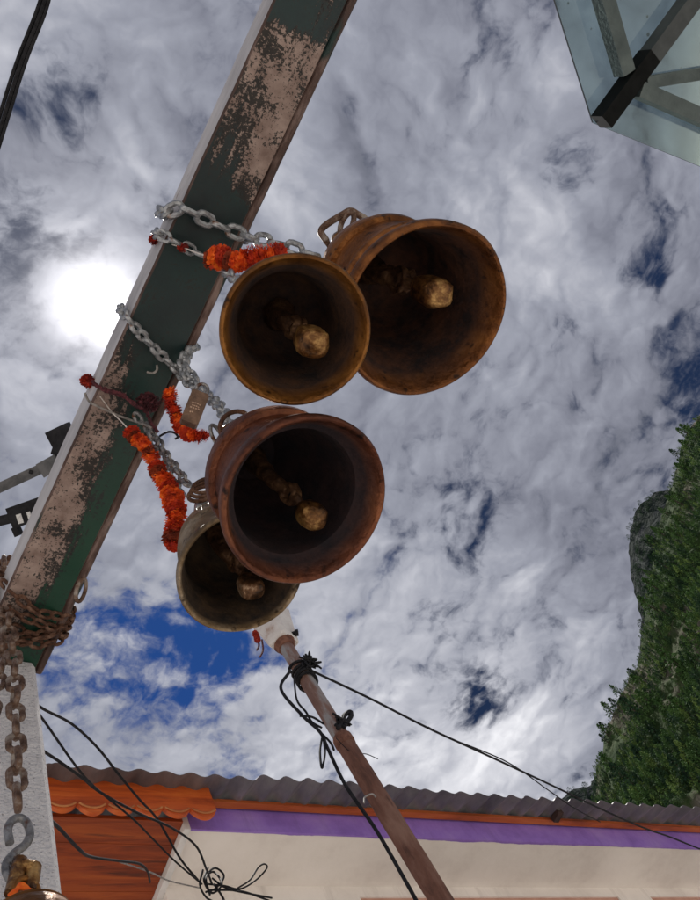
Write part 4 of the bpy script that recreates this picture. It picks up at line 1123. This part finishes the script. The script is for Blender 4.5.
for k2 in range(8):
    rd = (cor[k2] - cen).normalized()
    mb = MB(); mb.bar(cor[k2] + dn - rd * .26, cen + dn, .052, .055)
    mb.bar(cor[k2] + dn - rd * .26 + rd.cross(Vector((0, 0, 1))) * .030, cen + dn + rd.cross(Vector((0, 0, 1))) * .030, .006, .045)
    part(mb, 'rafter', M_tubedark, root, angle=20)
    mb = MB(); mb.bar(cor[k2] + dn - rd * .004, cor[k2] + dn - rd * .262, .056, .060); part(mb, 'rafter_end', M_tubeshade, root, angle=20)
    a, b = ring[k2], ring[(k2 + 1) % 8]; t_ = (b - a).normalized()
    mb = MB(); mb.bar(a + dn + t_ * .04, b + dn - t_ * .04, .048, .050); part(mb, 'ring_tube', M_tube, root, angle=20)
    # strut fanning from the node into the panel
    r2 = Matrix.Rotation(R(43), 3, 'Z') @ (-rd); mb = MB(); mb.bar(ring[k2] + dn + r2 * .06, ring[k2] + dn + r2 * 1.28, .038, .045); part(mb, 'strut', M_tube, root, angle=20)
mb = MB(); mb.tube([(cen.x, cen.y, 0), (cen.x, cen.y, CAM.z + HG - .02)], .06, 20); part(mb, 'mast', M_tubedark, root)

# ------------------------------------------------------------------ mountains
M_rock = mat('mossy_rock', .95, 0, [(.40, (.018, .042, .012)), (.50, (.04, .065, .022)), (.57, (.11, .10, .075)), (.68, (.22, .20, .17))], scale=.035, detail=12, bump=1.0, bump_scale=.12, coord='Object')
MATS['mossy_rock'].node_tree.nodes['Principled BSDF'].inputs['Specular IOR Level'].default_value = .1
for n_ in MATS['mossy_rock'].node_tree.nodes:
    if n_.type == 'BUMP': n_.inputs['Distance'].default_value = 4.0
M_farrock = mat('hazy_grey_rock', .95, 0, [(.40, (.006, .016, .012)), (.52, (.016, .026, .025)), (.62, (.038, .045, .05))], scale=.06, detail=14, bump=1.0, bump_scale=.15)
M_farrock.node_tree.nodes['Principled BSDF'].inputs['Specular IOR Level'].default_value = .08
for n_ in M_farrock.node_tree.nodes:
    if n_.type == 'BUMP': n_.inputs['Distance'].default_value = 4.0


def azel(px, py):
    r = ray(px, py); return math.atan2(r.y, r.x), math.atan2(r.z, math.hypot(r.x, r.y))


def make_profile(pl_):
    q = sorted(azel(x, y) for x, y in pl_); return [a for a, _ in q], [e for _, e in q]


near = make_profile([(790, 330), (740, 372), (700, 416), (686, 432), (678, 462), (672, 486), (664, 512), (654, 545), (648, 590), (645, 625), (636, 668), (625, 690), (614, 715), (604, 738), (598, 765), (597, 782), (590, 815), (570, 850), (530, 900), (440, 980)])
far = make_profile([(760, 430), (700, 460), (671, 488), (655, 493), (641, 503), (631, 522), (628, 545), (632, 582), (641, 620), (640, 650), (630, 690), (618, 730), (600, 772), (588, 784), (570, 793), (556, 803), (530, 820), (440, 900), (300, 980)])


def mountain(prof, D, foot, na, nv, seed, rough, name, label, m):
    az = np.linspace(prof[0][0], prof[0][-1], na); el = np.interp(az, *prof)
    vs = []; grid = []
    sd = Vector((seed, seed * 2, 0))
    for i in range(na):
        row = []
        for j in range(nv):
            v = j / (nv - 1); zr = D * math.tan(el[i])
            d = D + (foot - D) * v; z = zr * (1 - v) ** 1.05 - 5 * v
            p = Vector((d * math.cos(az[i]), d * math.sin(az[i]), z))
            f = mnoise.fractal(Vector(p * (1 / 45.0)) + sd, .8, 2.1, 6) ; rd_ = mnoise.ridged_multi_fractal(Vector(p * (1 / 70.0)) + sd, .9, 2.0, 4, 1.0, 2.0)
            k = min(1, v * 5)
            out_ = (f * 10 + (rd_ - 1.2) * 7) * rough * k
            p = p - Vector((math.cos(az[i]), math.sin(az[i]), -.25)) * out_ + Vector((0, 0, mnoise.fractal(Vector(p * .09) + sd, .7, 2, 5) * 1.6 * rough))
            row.append(p); vs.append(p + Vector((0, 0, CAM.z)))
        grid.append(row)
    fs = [(i * nv + j, i * nv + j + 1, (i + 1) * nv + j + 1, (i + 1) * nv + j) for i in range(na - 1) for j in range(nv - 1)]
    # back slope
    b0 = len(vs)
    for i in range(na):
        q = vs[i * nv]; vs.append(Vector((q.x * 1.5, q.y * 1.5, 0)))
    fs += [(i * nv, (i + 1) * nv, b0 + i + 1, b0 + i) for i in range(na - 1)]
    mb = MB(); mb.add(vs, fs); ob = mb.build(name, m, angle=80); tag(ob, label, None, kind='structure')
    return np.array([[tuple(p + Vector((0, 0, CAM.z))) for p in r_] for r_ in grid])


gn_ = mountain(near, 300, 120, 260, 130, 3.3, 1.0, 'mountain', 'steep forested mountainside at the right edge', M_rock)
gf_ = mountain(far, 620, 330, 200, 80, 8.1, 1.6, 'far_mountain', 'hazy grey rock ridge behind the forested mountainside', M_farrock)


def leafmat(name, c0, c1):
    m = mat(name, .8, 0, [(.36, c0), (.62, c1)], scale=.16, detail=3, spec=.15); return m


M_leaf = leafmat('conifer_foliage', (.046, .105, .032), (.11, .205, .062))
M_leaf2 = leafmat('light_foliage', (.10, .165, .046), (.20, .30, .085))
M_leaf3 = leafmat('dark_foliage', (.018, .046, .026), (.046, .098, .046))
M_trunk = mat('bark', .9, 0, [(.4, (.04, .03, .022)), (.6, (.09, .07, .05))], scale=2)


def tree_arrays(h, kind, rng, nleaf):
    """leaf-sized faces spread through a crown; returns verts, quads"""
    u = rng.random(nleaf) ** .8
    if kind == 0: rad = (1 - u) ** .8 * .24 * h * (1 + .45 * np.sin(u * 34)); z = h * (.10 + .9 * u)
    else: rad = np.sqrt(np.maximum(.02, 1 - (2 * u - .9) ** 2)) * .33 * h; z = h * (.18 + .75 * u)
    a = rng.random(nleaf) * 2 * np.pi; q = rad * np.sqrt(rng.random(nleaf) * .85 + .15)
    c = np.stack([q * np.cos(a), q * np.sin(a), z], 1)
    s = h * .034 * (0.6 + rng.random(nleaf))
    d = np.stack([np.cos(a), np.sin(a), -.45 + .9 * rng.random(nleaf)], 1); d /= np.linalg.norm(d, axis=1)[:, None]
    t = np.cross(d, rng.normal(size=(nleaf, 3))); t /= np.linalg.norm(t, axis=1)[:, None]
    e = np.cross(d, t) * .5 + d * .8
    k = np.stack([c - t * s[:, None] * .8, c + t * s[:, None] * .8, c + e * s[:, None] * 1.8 + t * s[:, None] * .3, c + e * s[:, None] * 1.9 - t * s[:, None] * .3], 1)
    return k.reshape(-1, 3)


rng = np.random.default_rng(5)
variants = [tree_arrays(1.0, 0, rng, 130) for _ in range(6)] + [tree_arrays(1.0, 1, rng, 130) for _ in range(4)]
# scatter over the near mountainside where the slope is green; leave bare rock faces
acc = [[], [], []]
na, nv, _ = gn_.shape
cnt = 0; tries = 0
RT = ROT.transposed()
while cnt < 12500 and tries < 120000:
    tries += 1
    i = rng.uniform(0, na - 2); j = (rng.random() ** 1.2) * (nv - 2); i0, j0 = int(i), int(j)
    p = gn_[i0, j0] * (1 - (i - i0)) + gn_[i0 + 1, j0] * (i - i0)
    p = p + (gn_[i0, j0 + 1] - gn_[i0, j0]) * (j - j0)
    pv3 = Vector(p); cc_ = RT @ (pv3 - CAM)
    if cc_.z > -1: continue
    qx, qy = 350 + F * cc_.x / -cc_.z, 450 - F * cc_.y / -cc_.z
    if not (430 < qx < 960 and 280 < qy < 960): continue
    if mnoise.fractal(pv3 * .028 + Vector((4, 1, 7)), .8, 2, 4) > .27: continue
    f = mnoise.noise(pv3 * .022)
    kind = rng.random() < .68 + .5 * f
    vv = variants[rng.integers(0, 6)] if kind else variants[6 + rng.integers(0, 4)]
    h = rng.uniform(3.0, 6.6) if kind else rng.uniform(1.4, 3.2)
    h *= .40 + .60 * min(1, j / 22)
    an = rng.random() * 6.28; ca_, sa_ = math.cos(an), math.sin(an)
    wd = rng.uniform(.7, 1.05)
    w = np.stack([(vv[:, 0] * ca_ - vv[:, 1] * sa_) * wd, (vv[:, 0] * sa_ + vv[:, 1] * ca_) * wd, vv[:, 2]], 1) * h + p
    g_ = rng.random() + .5 * mnoise.noise(pv3 * .05)
    acc[0 if g_ < .5 else (1 if g_ > .82 else 2)].append(w); cnt += 1


nfa, nfv, _ = gf_.shape; cnt = 0; tries = 0
while cnt < 2200 and tries < 60000:               # scrub clinging to the far ridge
    tries += 1
    i0 = int(rng.integers(0, nfa - 1)); j0 = int(rng.integers(0, nfv - 1)); u1, u2 = rng.random(2)
    p = gf_[i0, j0] + (gf_[i0 + 1, j0] - gf_[i0, j0]) * u1 + (gf_[i0, j0 + 1] - gf_[i0, j0]) * u2
    pv3 = Vector(p); cc_ = RT @ (pv3 - CAM)
    if cc_.z > -1: continue
    qx, qy = 350 + F * cc_.x / -cc_.z, 450 - F * cc_.y / -cc_.z
    if not (500 < qx < 760 and 400 < qy < 860) or mnoise.fractal(pv3 * .02, .8, 2, 4) > .25: continue
    vv = variants[6 + rng.integers(0, 4)]
    acc[2].append(vv * rng.uniform(3.0, 6.5) + p); cnt += 1


def mesh_quads(name, v, mats, midx=None):
    nq = len(v) // 4; me = bpy.data.meshes.new(name)
    me.vertices.add(len(v)); me.vertices.foreach_set('co', v.astype(np.float32).ravel())
    me.loops.add(nq * 4); me.loops.foreach_set('vertex_index', np.arange(nq * 4, dtype=np.int32))
    me.polygons.add(nq); me.polygons.foreach_set('loop_start', np.arange(0, nq * 4, 4, dtype=np.int32)); me.polygons.foreach_set('loop_total', np.full(nq, 4, dtype=np.int32))
    for m in mats: me.materials.append(m)
    if midx is not None: me.polygons.foreach_set('material_index', midx.astype(np.int32))
    me.update(); me.validate(); return me


allv = np.concatenate([np.concatenate(a) for a in acc]); mid_ = np.concatenate([np.full(sum(len(w) for w in a) // 4, k2) for k2, a in enumerate(acc)])
ob = bpy.data.objects.new('mountain_forest', mesh_quads('mountain_forest', allv, [M_leaf, M_leaf2, M_leaf3], mid_)); C.objects.link(ob)
tag(ob, 'dense dark green forest covering the steep mountainside', 'forest', kind='stuff')
# single conifers that stand out along the ridge and on the lower slope
crown_me = [mesh_quads('crown', tree_arrays(1.0, 0, rng, 260) * 10, [M_leaf if k2 else M_leaf3]) for k2 in range(3)]
mb = MB(); mb.tube([(0, 0, -1.5), (0, 0, 4), (0, 0, 8.5)], [.28, .2, .06], 6); tmp = mb.build('trunk', M_trunk); trunk_me = tmp.data; bpy.data.objects.remove(tmp)
made = 0; tries = 0
while made < 46 and tries < 4000:
    tries += 1
    i0 = int(rng.integers(2, na - 2)); j0 = int(rng.integers(0, 6)) if made < 26 else int(rng.integers(8, 60))
    p = Vector(gn_[i0, j0]); l = p - CAM; c = ROT.transposed() @ l; px, py = 350 + F * c.x / -c.z, 450 - F * c.y / -c.z
    if not (590 < px < 696 and 415 < py < 795): continue
    s_ = rng.uniform(.55, .85) if made < 26 else rng.uniform(.9, 1.25)
    o = bpy.data.objects.new('pine_tree', None); C.objects.link(o); o.location = p; o.scale = (s_,) * 3; o.rotation_euler = (0, 0, rng.random() * 6)
    tag(o, 'slim dark conifer standing out on the steep forested mountainside', 'tree', 'conifers standing out on the mountainside')
    for nm, me in (('crown', crown_me[made % 3]), ('trunk', trunk_me)):
        q = bpy.data.objects.new(nm, me); C.objects.link(q); q.parent = o
    made += 1

# ------------------------------------------------------------------ camera and render settings
cam = bpy.data.cameras.new('camera'); cam.sensor_fit = 'VERTICAL'; cam.sensor_height = 24; cam.lens = 24 * F / 900
cam.clip_start = .02; cam.clip_end = 6000
co = bpy.data.objects.new('camera', cam); C.objects.link(co)
co.matrix_world = Matrix.Translation(CAM) @ ROT.to_4x4(); sc.camera = co
sc.view_settings.view_transform = 'Standard'; sc.view_settings.look = 'None'; sc.view_settings.exposure = 0; sc.view_settings.gamma = 1
sc.cycles.use_denoising = True
sc.cycles.max_bounces = 8; sc.cycles.transparent_max_bounces = 12
sc.world.cycles.sampling_method = 'MANUAL'; sc.world.cycles.sample_map_resolution = 512
